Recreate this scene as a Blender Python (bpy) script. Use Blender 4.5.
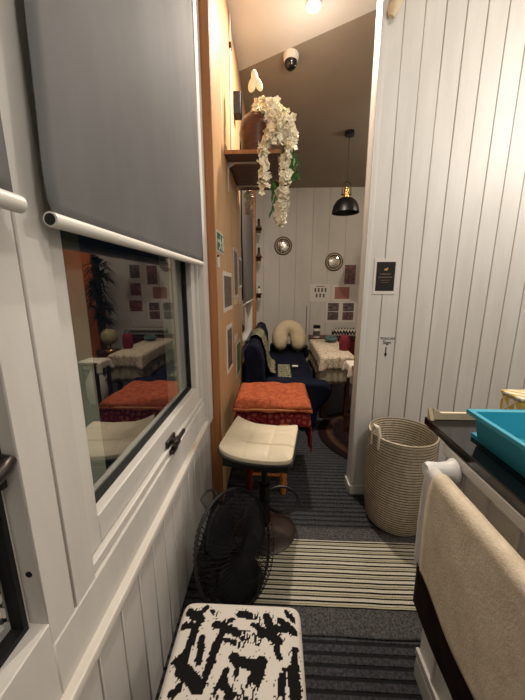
import bpy, bmesh, math, random
from mathutils import Vector, Matrix
from math import sin, cos, pi, radians as R

# ---------------------------------------------------------------- scene start
for o in list(bpy.data.objects):
    bpy.data.objects.remove(o)
SC = bpy.context.scene
COL = SC.collection

# camera
cd = bpy.data.cameras.new('camera')
cd.sensor_fit = 'HORIZONTAL'; cd.sensor_width = 36.0; cd.lens = 301.4 / 525 * 36; cd.clip_start = 0.01
cam = bpy.data.objects.new('camera', cd); COL.objects.link(cam)
cam.location = (0, 0, 1.4)
cam.rotation_euler = (R(90 - 12.0), 0, R(2.5))
SC.camera = cam

# night outside: black world
w = bpy.data.worlds.new('night'); SC.world = w; w.use_nodes = True
w.node_tree.nodes['Background'].inputs[0].default_value = (0.004, 0.005, 0.008, 1)
w.node_tree.nodes['Background'].inputs[1].default_value = 1.0

def lamp(name, loc, power, radius, color):
    l = bpy.data.lights.new(name, 'POINT'); l.energy = power; l.shadow_soft_size = radius; l.color = color
    o = bpy.data.objects.new(name, l); COL.objects.link(o); o.location = loc
    return o
WARM = (1.0, 0.87, 0.73)
lamp('kitchen_lamp', (1.50, 1.15, 2.30), 29, 0.08, (1.0, 0.92, 0.83))       # kitchen lamp right of the frame
l = bpy.data.lights.new('corridor_lamp_and_fill', 'AREA'); l.shape = 'DISK'; l.size = 0.07; l.energy = 50; l.color = WARM   # the lit ceiling lamp, shining down
o = bpy.data.objects.new('corridor_lamp_and_fill', l); COL.objects.link(o); o.location = (0.232, 2.44, 3.178)
lamp('entrance_lamp', (0.70, -0.15, 2.95), 38, 0.10, (1.0, 0.92, 0.83))
lamp('corridor_lamp_and_fill', (0.232, 2.44, 2.90), 5, 0.07, WARM)  # added fill point floating below the ceiling lamp, no fitting, brightens the ceiling
lamp('back_room_lamp', (2.0, 3.6, 2.75), 22, 0.10, (1.0, 0.88, 0.74))      # behind the partition, out of sight; extra light for the back room

SC.view_settings.view_transform = 'Standard'
SC.view_settings.look = 'None'
SC.view_settings.gamma = 1.0
SC.view_settings.use_curve_mapping = False
SC.view_settings.exposure = 0.0
try:
    SC.cycles.use_denoising = True
    SC.cycles.max_bounces = 8
    SC.cycles.caustics_reflective = False
    SC.cycles.caustics_refractive = False
except Exception:
    pass

rnd = random.Random(7)

# ---------------------------------------------------------------- materials
def lin(c):
    return tuple(((v / 255) / 12.92 if v / 255 <= 0.04045 else ((v / 255 + 0.055) / 1.055) ** 2.4) for v in c) + (1.0,)

class Mat:
    def __init__(s, name, col=(200, 200, 200), rough=0.6, metal=0.0, spec=0.4, ior=None):
        s.m = bpy.data.materials.new(name); s.m.use_nodes = True
        s.t = s.m.node_tree; s.b = s.t.nodes['Principled BSDF']
        s.b.inputs['Base Color'].default_value = lin(col)
        s.b.inputs['Roughness'].default_value = rough
        s.b.inputs['Metallic'].default_value = metal
        s.b.inputs['Specular IOR Level'].default_value = spec
        if ior: s.b.inputs['IOR'].default_value = ior
    def n(s, typ, **k):
        nd = s.t.nodes.new(typ)
        for a, v in k.items():
            if a.startswith('i_'):
                key = a[2:]
                key = int(key) if key.isdigit() else key.replace('_', ' ')
                nd.inputs[key].default_value = v
            else:
                setattr(nd, a, v)
        return nd
    def l(s, a, b): s.t.links.new(a, b)
    def coord(s, scale=(1, 1, 1), rot=(0, 0, 0), kind='Object'):
        tc = s.n('ShaderNodeTexCoord'); mp = s.n('ShaderNodeMapping')
        mp.inputs['Scale'].default_value = scale; mp.inputs['Rotation'].default_value = rot
        s.l(tc.outputs[kind], mp.inputs[0]); return mp.outputs[0]
    def noise(s, vec, scale=10, detail=4, rough=0.6, dist=0.0):
        nd = s.n('ShaderNodeTexNoise'); nd.inputs['Scale'].default_value = scale
        nd.inputs['Detail'].default_value = detail; nd.inputs['Roughness'].default_value = rough
        nd.inputs['Distortion'].default_value = dist
        s.l(vec, nd.inputs['Vector']); return nd.outputs['Fac']
    def ramp(s, fac, stops, interp='LINEAR'):
        nd = s.n('ShaderNodeValToRGB'); cr = nd.color_ramp; cr.interpolation = interp
        while len(cr.elements) < len(stops): cr.elements.new(0.5)
        for e, (p, c) in zip(cr.elements, stops):
            e.position = p; e.color = lin(c)
        s.l(fac, nd.inputs[0]); return nd.outputs['Color']
    def math(s, op, a, b=None):
        nd = s.n('ShaderNodeMath', operation=op)
        for i, v in enumerate((a, b)):
            if v is None: continue
            if isinstance(v, (int, float)): nd.inputs[i].default_value = v
            else: s.l(v, nd.inputs[i])
        return nd.outputs[0]
    def mix(s, fac, a, b, mode='MIX'):
        nd = s.n('ShaderNodeMix', data_type='RGBA', blend_type=mode)
        for k, v in ((0, fac), (6, a), (7, b)):
            if isinstance(v, (int, float)): nd.inputs[k].default_value = v
            elif isinstance(v, tuple): nd.inputs[k].default_value = lin(v)
            else: s.l(v, nd.inputs[k])
        return nd.outputs[2]
    def color(s, out): s.l(out, s.b.inputs['Base Color']); return s
    def bump(s, h, strength=0.3, dist=0.005):
        nd = s.n('ShaderNodeBump'); nd.inputs['Strength'].default_value = strength; nd.inputs['Distance'].default_value = dist
        s.l(h, nd.inputs['Height']); s.l(nd.outputs[0], s.b.inputs['Normal']); return s

def noisy(name, c1, c2, scale=8, rough=0.6, stretch=(1, 1, 1), detail=4, bump=0.0, bscale=None, spec=0.3, metal=0.0, lo=0.35, hi=0.65):
    m = Mat(name, c1, rough, metal, spec)
    v = m.coord(stretch)
    f = m.noise(v, scale, detail)
    m.color(m.ramp(f, [(lo, c1), (hi, c2)]))
    if bump:
        m.bump(m.noise(m.coord((1, 1, 1)), bscale or scale * 6, 3), bump, 0.003)
    return m.m

M = {}
M['white'] = noisy('painted_white_board', (205, 202, 197), (214, 211, 206), 3, 0.5, (4, 4, 0.6), bump=0.05, bscale=60)
M['whiteb'] = noisy('worn_white_paint', (206, 203, 198), (220, 217, 212), 2.2, 0.42, (1, 1, 1), spec=0.4)
# window sill: white paint with ochre wear
m = Mat('worn_sill_paint', (210, 205, 196), 0.45, 0, 0.4)
f = m.noise(m.coord((6, 1.6, 6)), 1.6, 5, 0.65)
m.color(m.ramp(f, [(0.40, (214, 210, 203)), (0.60, (210, 203, 192)), (0.70, (196, 175, 140)), (0.8, (208, 200, 188))])); M['sill'] = m.m
M['groove'] = Mat('groove_gap_filler', (150, 143, 132), 0.8).m
M['backwall'] = noisy('back_wall_paint', (196, 191, 183), (204, 199, 191), 2, 0.65, (2, 2, 0.5), spec=0.2)
M['ceil_near'] = noisy('ceiling_paint', (218, 211, 202), (223, 217, 208), 2, 0.8)
M['ceil_far'] = noisy('shade_toned_ceiling', (150, 137, 121), (157, 144, 128), 2, 0.8)  # shade of the far ceiling put into its colour, darker than the near one
# oak veneer
m = Mat('oak_veneer', (200, 160, 110), 0.42, 0, 0.35)
v = m.coord((14, 14, 0.55)); f = m.noise(v, 3.2, 6, 0.65, 0.4)
v2 = m.coord((60, 60, 1.4)); f2 = m.noise(v2, 3, 3)
c = m.ramp(f, [(0.25, (150, 104, 66)), (0.36, (196, 156, 112)), (0.55, (210, 172, 128)), (0.75, (222, 188, 146))])
c2 = m.ramp(f2, [(0.3, (190, 170, 150)), (0.7, (255, 255, 255))])
m.color(m.mix(0.5, c, c2, 'MULTIPLY')); M['oak'] = m.m
m = Mat('brown_post_wood', (160, 105, 62), 0.5)
f = m.noise(m.coord((20, 20, 0.8)), 3, 5)
m.color(m.ramp(f, [(0.3, (140, 90, 52)), (0.7, (172, 118, 74))])); M['postwood'] = m.m
M['darkwood'] = noisy('dark_walnut', (66, 38, 25), (96, 58, 38), 4, 0.4, (1, 8, 8))
M['redwood'] = noisy('dark_red_wood', (70, 24, 20), (98, 36, 28), 5, 0.4, (8, 1, 1))
M['orangewood'] = noisy('honey_turned_wood', (150, 88, 40), (186, 118, 60), 6, 0.4, (6, 6, 1))
M['cabinetwhite'] = noisy('cabinet_paint', (224, 221, 215), (230, 227, 221), 3, 0.45)
M['carpet'] = noisy('charcoal_carpet', (42, 42, 45), (74, 74, 77), 90, 0.95, (1, 1, 1), 3, 0.4, 400, 0.1)
M['carpetgroove'] = Mat('carpet_groove', (22, 22, 24), 1.0).m
M['rugedge'] = noisy('charcoal_rug_border', (52, 51, 53), (92, 90, 90), 110, 0.95, (1, 1, 1), 3, 0.5, 500, 0.1)
m = Mat('striped_rug_weave', (180, 170, 150), 0.95, 0, 0.1)
tc = m.n('ShaderNodeTexCoord'); sp = m.n('ShaderNodeSeparateXYZ'); m.l(tc.outputs['Object'], sp.inputs[0])
wob = m.noise(m.coord((3, 1, 1)), 2, 2); yy = m.math('ADD', sp.outputs[1], m.math('MULTIPLY', m.math('SUBTRACT', wob, 0.5), 0.006))
fr = m.math('FRACT', m.math('MULTIPLY', yy, 1 / 0.0465))
c = m.ramp(fr, [(0.0, (206, 200, 182)), (0.31, (26, 25, 24)), (0.46, (182, 176, 150)), (0.60, (120, 116, 96)), (0.66, (196, 190, 168)), (0.82, (24, 23, 22))], 'CONSTANT')
g = m.ramp(m.noise(m.coord((1, 1, 1)), 260, 2), [(0.3, (150, 150, 150)), (0.7, (255, 255, 255))])
m.color(m.mix(0.6, c, g, 'MULTIPLY')); M['rug'] = m.m
M['blind'] = noisy('grey_blind_fabric', (96, 96, 97), (105, 105, 106), 2.0, 0.7, (1, 2, 0.8), 5, 0.08, 500, 0.12)
M['barwhite'] = Mat('white_bar_plastic', (222, 218, 210), 0.4).m
M['plasticwhite'] = Mat('white_plastic', (228, 228, 226), 0.35).m
M['black'] = Mat('black_plastic', (20, 20, 21), 0.45).m
M['blackmetal'] = Mat('black_metal', (16, 16, 17), 0.38, 0.3, 0.5).m
M['fanblack'] = Mat('fan_black_wire', (8, 8, 8), 0.7, 0.0, 0.2).m
M['brownmetal'] = Mat('dark_bronze_base', (52, 40, 34), 0.4, 0.4, 0.5).m
M['steel'] = Mat('brushed_steel', (120, 116, 112), 0.3, 1.0).m
M['brackmetal'] = Mat('white_bracket_metal', (205, 195, 185), 0.4).m
M['darksteel'] = Mat('dark_pewter', (66, 60, 58), 0.35, 0.8).m
M['brass'] = Mat('brass', (190, 150, 80), 0.25, 1.0).m
M['bronze'] = Mat('bronze_frame', (92, 76, 54), 0.4, 0.5).m
M['framewhite'] = Mat('window_frame_paint', (212, 209, 204), 0.35, 0, 0.5).m
M['gasket'] = Mat('window_gasket', (14, 14, 15), 0.6).m
m = Mat('night_window_glass', (4, 4, 5), 0.0)
fz = m.n('ShaderNodeFresnel'); fz.inputs['IOR'].default_value = 3.0
ge = m.n('ShaderNodeNewGeometry'); tr = m.n('ShaderNodeBsdfTransparent'); gl = m.n('ShaderNodeBsdfGlossy'); mx = m.n('ShaderNodeMixShader')
tr.inputs[0].default_value = (.8, .84, .8, 1); gl.inputs['Roughness'].default_value = 0.0; gl.inputs[0].default_value = (1, 1, 1, 1)
m.l(m.math('MULTIPLY', m.math('MULTIPLY', fz.outputs[0], 1.25), m.math('SUBTRACT', 1.0, ge.outputs['Backfacing'])), mx.inputs[0]); m.l(tr.outputs[0], mx.inputs[1]); m.l(gl.outputs[0], mx.inputs[2])
m.l(mx.outputs[0], m.t.nodes['Material Output'].inputs[0]); M['glass'] = m.m
M['mirror'] = Mat('mirror_glass', (225, 222, 215), 0.05, 1.0).m
M['leather'] = noisy('cream_leather', (204, 191, 165), (212, 200, 176), 6, 0.5, bump=0.05, bscale=200)
M['orange'] = None
m = Mat('rust_orange_towel', (190, 88, 48), 0.95, 0, 0.1)
vo = m.n('ShaderNodeTexVoronoi', feature='DISTANCE_TO_EDGE'); vo.inputs['Scale'].default_value = 22; m.l(m.coord(), vo.inputs['Vector'])
f = m.noise(m.coord(), 30, 4)
c = m.ramp(vo.outputs['Distance'], [(0.03, (142, 66, 40)), (0.14, (172, 90, 58))])
m.color(m.mix(0.35, c, m.ramp(f, [(0.35, (128, 58, 36)), (0.65, (190, 110, 76))]))).bump(m.noise(m.coord(), 400, 2), 0.4, 0.003); M['orange'] = m.m
M['orangehem'] = Mat('pale_orange_hem', (222, 150, 98), 0.9).m
m = Mat('maroon_patterned_throw', (110, 24, 30), 0.9, 0, 0.1)
vo = m.n('ShaderNodeTexVoronoi', feature='DISTANCE_TO_EDGE'); vo.inputs['Scale'].default_value = 26; m.l(m.coord(), vo.inputs['Vector'])
m.color(m.ramp(vo.outputs['Distance'], [(0.05, (52, 18, 26)), (0.10, (150, 46, 46)), (0.2, (108, 20, 30)), (0.34, (140, 84, 66))])).bump(m.noise(m.coord(), 300, 2), 0.4, 0.003); M['maroon'] = m.m
M['navy'] = noisy('navy_velvet', (9, 14, 29), (16, 23, 42), 6, 0.85, bump=0.15, bscale=90, spec=0.15)
m = Mat('paisley_throw', (120, 118, 96), 0.95, 0, 0.1)
vo = m.n('ShaderNodeTexVoronoi', feature='DISTANCE_TO_EDGE'); vo.inputs['Scale'].default_value = 34; m.l(m.coord(), vo.inputs['Vector'])
m.color(m.ramp(vo.outputs['Distance'], [(0.04, (44, 46, 44)), (0.12, (158, 152, 122)), (0.24, (86, 92, 78)), (0.34, (182, 174, 142))])); M['paisley'] = m.m
M['pillow'] = noisy('beige_pillow', (176, 160, 130), (190, 175, 146), 5, 0.85, bump=0.1, bscale=120, spec=0.15)
m = Mat('white_lace_cloth', (206, 196, 178), 0.9, 0, 0.15)
vo = m.n('ShaderNodeTexVoronoi', feature='DISTANCE_TO_EDGE'); vo.inputs['Scale'].default_value = 26; m.l(m.coord(), vo.inputs['Vector'])
m.color(m.ramp(vo.outputs['Distance'], [(0.04, (158, 142, 120)), (0.12, (212, 200, 180)), (0.3, (196, 182, 160))])).bump(vo.outputs['Distance'], 0.3, 0.004); M['lace'] = m.m
M['linen'] = noisy('sage_linen', (150, 144, 122), (176, 168, 144), 12, 0.9)
M['towel'] = noisy('beige_terry', (206, 190, 168), (220, 206, 184), 26, 0.95, bump=0.6, bscale=160, spec=0.1)
M['whitetowel'] = noisy('white_terry', (214, 211, 206), (226, 223, 218), 20, 0.95, bump=0.4, bscale=220, spec=0.1)
M['browntowel'] = noisy('dark_brown_terry', (34, 24, 22), (48, 35, 32), 20, 0.95, bump=0.5, bscale=220, spec=0.1)
M['teal'] = Mat('teal_plastic', (50, 160, 186), 0.35, 0, 0.5).m
M['granite'] = noisy('black_gloss_worktop', (8, 8, 9), (15, 15, 16), 60, 0.12, spec=0.6)
M['plinth'] = Mat('grey_plinth', (176, 172, 166), 0.5).m
m = Mat('coiled_rope', (190, 172, 146), 0.9, 0, 0.1)
tc = m.n('ShaderNodeTexCoord'); sp = m.n('ShaderNodeSeparateXYZ'); m.l(tc.outputs['Object'], sp.inputs[0])
fr = m.math('FRACT', m.math('ADD', m.math('MULTIPLY', sp.outputs[2], 1 / 0.0162), 0.0))
c = m.ramp(fr, [(0.0, (74, 67, 60)), (0.13, (92, 84, 76)), (0.26, (206, 194, 172)), (0.85, (216, 205, 184)), (0.97, (90, 82, 75))])
g = m.ramp(m.noise(m.coord((1, 1, 0.3)), 60, 3), [(0.3, (205, 195, 180)), (0.7, (255, 255, 255))])
m.color(m.mix(0.7, c, g, 'MULTIPLY')); M['rope'] = m.m
M['ropecream'] = noisy('cotton_cream', (212, 202, 184), (222, 212, 196), 60, 0.9)
M['petal'] = noisy('cream_petal', (228, 218, 190), (240, 232, 210), 20, 0.7, spec=0.2)
M['leaf'] = noisy('green_leaf', (42, 84, 34), (74, 118, 50), 20, 0.6)
M['darkleaf'] = noisy('dark_leaf', (22, 34, 22), (36, 50, 32), 12, 0.5)
M['signgreen'] = Mat('exit_sign_green', (26, 92, 52), 0.4).m
M['signwhite'] = Mat('sign_white', (214, 224, 214), 0.5).m
M['paper'] = Mat('white_paper', (214, 208, 200), 0.7).m
M['posterblack'] = noisy('poster_black', (24, 20, 18), (34, 28, 24), 12, 0.5)
M['gold'] = Mat('gold_print', (196, 150, 96), 0.6).m
M['dimgold'] = Mat('dim_gold_print', (104, 82, 64), 0.6).m
M['ink'] = Mat('black_marker_ink', (14, 12, 12), 0.7).m
M['greyink'] = Mat('grey_print', (92, 84, 78), 0.7).m
M['card'] = noisy('beige_board', (206, 188, 158), (216, 200, 172), 10, 0.7)
M['plasticfilm'] = Mat('clear_film_edge', (200, 195, 186), 0.2, 0, 0.6).m
M['orangedoor'] = noisy('orange_door_paint', (216, 124, 70), (222, 132, 78), 3, 0.5)
M['globe'] = noisy('globe_print', (120, 132, 110), (196, 178, 128), 6, 0.35)
M['red'] = noisy('crimson_cloth', (96, 22, 36), (124, 34, 50), 14, 0.8)
M['tealcloth'] = noisy('grey_teal_bag', (66, 92, 92), (88, 112, 110), 10, 0.7)
M['ceramic'] = Mat('white_ceramic', (222, 218, 208), 0.25).m
M['skincloth'] = noisy('persian_rug', (40, 22, 22), (86, 52, 46), 30, 0.95, detail=6)
m = Mat('lit_lamp_glass', (255, 240, 215), 0.4)
m.b.inputs['Emission Color'].default_value = (1.0, 0.9, 0.74, 1); m.b.inputs['Emission Strength'].default_value = 14.0; M['lit'] = m.m
def photo_mat(name, c1, c2, c3, scale):
    m = Mat(name, c1, 0.5)
    f = m.noise(m.coord(), scale, 5, 0.7, 1.0)
    m.color(m.ramp(f, [(0.36, c1), (0.5, c2), (0.64, c3)])); return m.m
M['ph1'] = photo_mat('photo_print_rose', (60, 44, 44), (112, 84, 84), (150, 92, 86), 12)
M['ph2'] = photo_mat('photo_print_grey', (50, 45, 46), (92, 80, 80), (138, 122, 116), 16)
M['ph3'] = photo_mat('photo_print_red', (58, 40, 40), (124, 70, 66), (150, 110, 100), 14)
M['ph4'] = photo_mat('photo_print_brown', (52, 44, 40), (96, 84, 76), (128, 112, 100), 10)
m = Mat('photo_print_stripes', (150, 70, 66), 0.5)
wv = m.n('ShaderNodeTexWave'); wv.inputs['Scale'].default_value = 14; wv.inputs['Distortion'].default_value = 2
m.l(m.coord((1, 1, 1), (0, 0.8, 0)), wv.inputs['Vector'])
m.color(m.ramp(wv.outputs['Fac'], [(0.3, (104, 40, 44)), (0.6, (196, 140, 128))])); M['phs'] = m.m
M['phgreen'] = photo_mat('leaflet_green', (50, 92, 58), (84, 120, 84), (120, 140, 104), 9)
M['notice'] = photo_mat('notice_print', (70, 64, 60), (100, 92, 86), (118, 108, 100), 30)

# ---------------------------------------------------------------- mesh builder
OFF = {}
class MB:
    def __init__(s): s.b = bmesh.new(); s.mi = 0; s.xf = Matrix.Identity(4)
    def V(s, p): return s.b.verts.new(s.xf @ Vector(p))
    def F(s, vs):
        try:
            f = s.b.faces.new(vs); f.material_index = s.mi; f.smooth = True; return f
        except ValueError: return None
    def box(s, a, b):
        x0, y0, z0 = a; x1, y1, z1 = b
        v = [s.V(p) for p in ((x0, y0, z0), (x1, y0, z0), (x1, y1, z0), (x0, y1, z0), (x0, y0, z1), (x1, y0, z1), (x1, y1, z1), (x0, y1, z1))]
        for f in ((0, 3, 2, 1), (4, 5, 6, 7), (0, 1, 5, 4), (1, 2, 6, 5), (2, 3, 7, 6), (3, 0, 4, 7)): s.F([v[i] for i in f])
        return s
    def prism(s, pts, d, axis=2):
        """pts: 3D loop; d: extrude vector"""
        d = Vector(d); a = [s.V(p) for p in pts]; b = [s.V(Vector(p) + d) for p in pts]
        s.F(a[::-1]); s.F(b); n = len(pts)
        for i in range(n): s.F([a[i], a[(i + 1) % n], b[(i + 1) % n], b[i]])
        return s
    def tube(s, pts, r, seg=8, closed=False, caps=True):
        pts = [Vector(p) for p in pts]; n = len(pts); rings = []
        rr = r if isinstance(r, (list, tuple)) else [r] * n
        up = None
        for i, p in enumerate(pts):
            if closed: t = pts[(i + 1) % n] - pts[i - 1]
            else: t = pts[min(i + 1, n - 1)] - pts[max(i - 1, 0)]
            t.normalize()
            if up is None:
                up = Vector((0, 0, 1)) if abs(t.z) < 0.9 else Vector((1, 0, 0))
            u = t.cross(up)
            if u.length < 1e-6: u = t.cross(Vector((0, 1, 0.3)))
            u.normalize(); up = u.cross(t).normalized()
            rings.append([s.V(p + (u * cos(2 * pi * k / seg) + up * sin(2 * pi * k / seg)) * rr[i]) for k in range(seg)])
        m = n if closed else n - 1
        for i in range(m):
            A = rings[i]; B = rings[(i + 1) % n]
            for k in range(seg): s.F([A[k], A[(k + 1) % seg], B[(k + 1) % seg], B[k]])
        if not closed and caps: s.F(rings[0][::-1]); s.F(rings[-1])
        return s
    def cyl(s, p0, p1, r, seg=20): return s.tube([p0, p1], r, seg)
    def lathe(s, prof, c=(0, 0, 0), seg=32, axis='z', a0=0.0):
        c = Vector(c); rings = []
        for r, z in prof:
            if r < 1e-5:
                p = (0, 0, z)
                rings.append([s.V(c + s._ax(p, axis))])
            else:
                rings.append([s.V(c + s._ax((r * cos(2 * pi * k / seg + a0), r * sin(2 * pi * k / seg + a0), z), axis)) for k in range(seg)])
        for A, B in zip(rings, rings[1:]):
            if len(A) == 1 and len(B) == 1: continue
            for k in range(seg):
                k2 = (k + 1) % seg
                if len(A) == 1: s.F([A[0], B[k2], B[k]])
                elif len(B) == 1: s.F([A[k], A[k2], B[0]])
                else: s.F([A[k], A[k2], B[k2], B[k]])
        return s
    def _ax(s, p, axis):
        x, y, z = p
        return Vector((x, y, z)) if axis == 'z' else (Vector((z, x, y)) if axis == 'x' else Vector((y, z, x)))
    def ball(s, c, r, sc=(1, 1, 1), seg=20, rings=12):
        prof = [(r * sin(pi * i / rings), -r * cos(pi * i / rings)) for i in range(rings + 1)]
        prof[0] = (0, -r); prof[-1] = (0, r)
        old = s.xf; s.xf = old @ Matrix.Translation(Vector(c)) @ Matrix.Diagonal(Vector(sc).to_4d() if False else Vector((sc[0], sc[1], sc[2], 1)))
        s.lathe(prof, (0, 0, 0), seg); s.xf = old; return s
    def grid(s, fn, nu, nv, closed_u=False):
        P = [[s.V(fn(i / nu, j / nv)) for j in range(nv + 1)] for i in range(nu if closed_u else nu + 1)]
        m = len(P)
        for i in range(nu):
            for j in range(nv):
                s.F([P[i][j], P[(i + 1) % m][j], P[(i + 1) % m][j + 1], P[i][j + 1]])
        return s
    def build(s, name, mats, parent=None, bevel=0.0, bseg=2, solid=0.0, sub=0, angle=35, flat=False):
        bmesh.ops.recalc_face_normals(s.b, faces=s.b.faces[:])
        off = Vector((0, 0, 0))
        if parent is not None: off = OFF.get(parent.name, Vector((0, 0, 0)))
        bmesh.ops.translate(s.b, verts=s.b.verts[:], vec=-off)
        me = bpy.data.meshes.new(name); s.b.to_mesh(me); s.b.free()
        if flat:
            for p in me.polygons: p.use_smooth = False
        else:
            me.set_sharp_from_angle(angle=R(angle))
        for mm in (mats if isinstance(mats, (list, tuple)) else [mats]): me.materials.append(M[mm])
        o = bpy.data.objects.new(name, me); COL.objects.link(o)
        if parent is not None: o.parent = parent; OFF[o.name] = off
        if solid:
            q = o.modifiers.new('solid', 'SOLIDIFY'); q.thickness = solid; q.offset = 0
        if sub:
            q = o.modifiers.new('sub', 'SUBSURF'); q.levels = sub; q.render_levels = sub
        if bevel:
            q = o.modifiers.new('bev', 'BEVEL'); q.width = bevel; q.segments = bseg; q.limit_method = 'ANGLE'; q.angle_limit = R(40)
        return o

def struct(o): o['kind'] = 'structure'; return o
def tag(o, label, cat, group=None, kind=None):
    o['label'] = label; o['category'] = cat
    if group: o['group'] = group
    if kind: o['kind'] = kind
    return o
def thing(name, label, cat, loc, group=None):
    o = bpy.data.objects.new(name, None); COL.objects.link(o); o.location = loc; o.empty_display_size = 0.05
    OFF[o.name] = Vector(loc)
    return tag(o, label, cat, group)
def base(o):
    """move the origin of a one-mesh thing to its own base centre"""
    me = o.data; xs = [v.co for v in me.vertices]
    c = Vector(((min(v.x for v in xs) + max(v.x for v in xs)) / 2, (min(v.y for v in xs) + max(v.y for v in xs)) / 2, min(v.z for v in xs)))
    me.transform(Matrix.Translation(-c)); o.location = c; return o
def text_mb(txt, size, xf, name, mat, parent, thick=0.0006):
    cu = bpy.data.curves.new('t', 'FONT'); cu.body = txt; cu.size = size; cu.align_x = 'CENTER'; cu.extrude = thick; cu.offset = size * 0.012
    to = bpy.data.objects.new('t', cu); COL.objects.link(to)
    bpy.context.view_layer.update()
    me = bpy.data.meshes.new_from_object(to.evaluated_get(bpy.context.evaluated_depsgraph_get()))
    bpy.data.objects.remove(to); bpy.data.curves.remove(cu)
    b = MB(); b.b.from_mesh(me); bpy.data.meshes.remove(me)
    bmesh.ops.transform(b.b, matrix=xf, verts=b.b.verts[:])
    return b.build(name, mat, parent, flat=True)

# ================================================================ STRUCTURE
def zn(x): return 3.21 + 0.042 * (x + 0.335)           # near ceiling plane
def zf(y): return 3.21 - 0.085 * (y - 3.03)            # far ceiling plane
def yfold(x): return 3.03 - 0.042 / 0.085 * (x + 0.335)

# floor: ribbed carpet
b = MB(); y = -1.4; per = 0.038
while y < 5.6:
    b.mi = 0; b.prism([(-0.5, y, -0.004), (-0.5, y + 0.002, 0), (-0.5, y + 0.026, 0), (-0.5, y + 0.028, -0.004)], (3.6, 0, 0))
    b.mi = 1; b.prism([(-0.5, y + 0.028, -0.006), (-0.5, y + 0.028, -0.004), (-0.5, y + per, -0.004), (-0.5, y + per, -0.006)], (3.6, 0, 0))
    y += per
b.mi = 0; b.box((-0.55, -1.4, -0.05), (3.1, 5.65, -0.006))
struct(b.build('floor', ['carpet', 'carpetgroove'], flat=True))

# ceilings
def slab(name, pts, mat):
    b = MB(); b.prism(pts, (0, 0, 0.06)); return struct(b.build(name, mat, flat=True))
xa, xb = -0.6, 3.1
slab('ceiling', [(xa, -1.4, zn(xa)), (xb, -1.4, zn(xb)), (xb, yfold(xb), zn(xb)), (xa, yfold(xa), zn(xa))], 'ceil_near')
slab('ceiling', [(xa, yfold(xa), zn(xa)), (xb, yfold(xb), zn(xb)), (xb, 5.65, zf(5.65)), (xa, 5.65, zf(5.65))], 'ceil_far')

# left wall of the near room: boards with V grooves around two windows
XW = -0.41
b = MB()
b.mi = 1; b.box((-0.62, -1.4, 0), (-0.425, 1.72, 0.60))
b.mi = 0
y = -1.35
while y < 1.70:
    y1 = min(y + 0.104, 1.737); b.box((-0.424, y + 0.0035, 0.0), (-0.405, y1 - 0.0035, 0.585)); y += 0.104
# mullion of two boards
b.box((-0.52, 0.417, 0.62), (XW, 0.4832, 3.15)); b.box((-0.52, 0.4868, 0.62), (XW, 0.556, 3.15))
b.mi = 1; b.box((-0.60, 0.420, 0.62), (-0.414, 0.553, 3.15)); b.mi = 0
b.box((-0.62, 1.632, 0.62), (-0.383, 1.737, 3.2))            # board right of the window
b.box((-0.60, -1.4, 2.55), (XW, 1.63, 3.22))            # above the windows
b.box((-0.60, -1.4, 0.62), (XW, -0.55, 2.55))           # behind the camera
b.box((-0.60, 0.418, 0.60), (-0.407, 1.63, 0.742)); b.box((-0.60, -0.55, 0.60), (-0.407, 0.418, 0.797))      # bottom board of both windows
struct(b.build('wall_left', ['white', 'groove'], bevel=0.0025, bseg=1))

# sill
b = MB(); b.prism([(-0.462, -1.3, 0.590), (-0.386, -1.3, 0.590), (-0.382, -1.3, 0.600), (-0.386, -1.3, 0.620), (-0.462, -1.3, 0.622)], (0, 3.035, 0))
struct(b.build('trim_1', 'sill', bevel=0.003))

# window 1: casement with a deep reveal
def window(name, y0, y1, z0, z1, fr, gx=-0.468, face=-0.428):
    b = MB()   # casement ring
    def ring(b, ya, yb, za, zb, ia, ib, iz, iZ, xa, xb):
        b.box((xa, ya, za), (xb, ia, zb)); b.box((xa, ib, za), (xb, yb, zb)); b.box((xa, ia, za), (xb, ib, iz)); b.box((xa, ia, iZ), (xb, ib, zb))
    ring(b, y0, y1, z0, z1, y0 + fr, y1 - fr, z0 + fr + 0.02, z1 - fr, -0.475, face)
    o = struct(b.build(name, 'framewhite', bevel=0.004, bseg=2))
    b = MB(); ring(b, y0 + fr - .001, y1 - fr + .001, z0 + fr + .019, z1 - fr + .001, y0 + fr + .008, y1 - fr - .008, z0 + fr + .03, z1 - fr - .008, -0.4745, gx + 0.012)
    b.build('glazing_gasket', 'gasket', o)
    b = MB(); b.box((gx - 0.006, y0 + fr - .004, z0 + fr + .014), (gx, y1 - fr + .004, z1 - fr + .004)); b.build('glass_pane', 'glass', o, flat=True)
    return o
w1 = window('window_1', 0.559, 1.608, 0.775, 2.53, 0.058)
w2 = window('window_2', -0.53, 0.4165, 0.768, 2.53, 0.010, gx=-0.450, face=-0.442)
# fixed frame step between casement and wall
b = MB()
b.box((-0.475, 1.612, 0.75), (-0.412, 1.629, 2.54)); b.box((-0.475, 0.557, 0.746), (-0.414, 1.629, 0.770))
b.build('fixed_frame', 'framewhite', w1, bevel=0.003)
# outer frame of the double window, seen through the pane
b = MB()
b.box((-0.545, 0.56, 0.70), (-0.50, 0.785, 2.5)); b.box((-0.545, 1.43, 0.70), (-0.50, 1.525, 2.5)); b.box((-0.545, 0.785, 0.70), (-0.50, 1.43, 0.818))
b.build('outer_frame', 'framewhite', w1, bevel=0.003)
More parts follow.
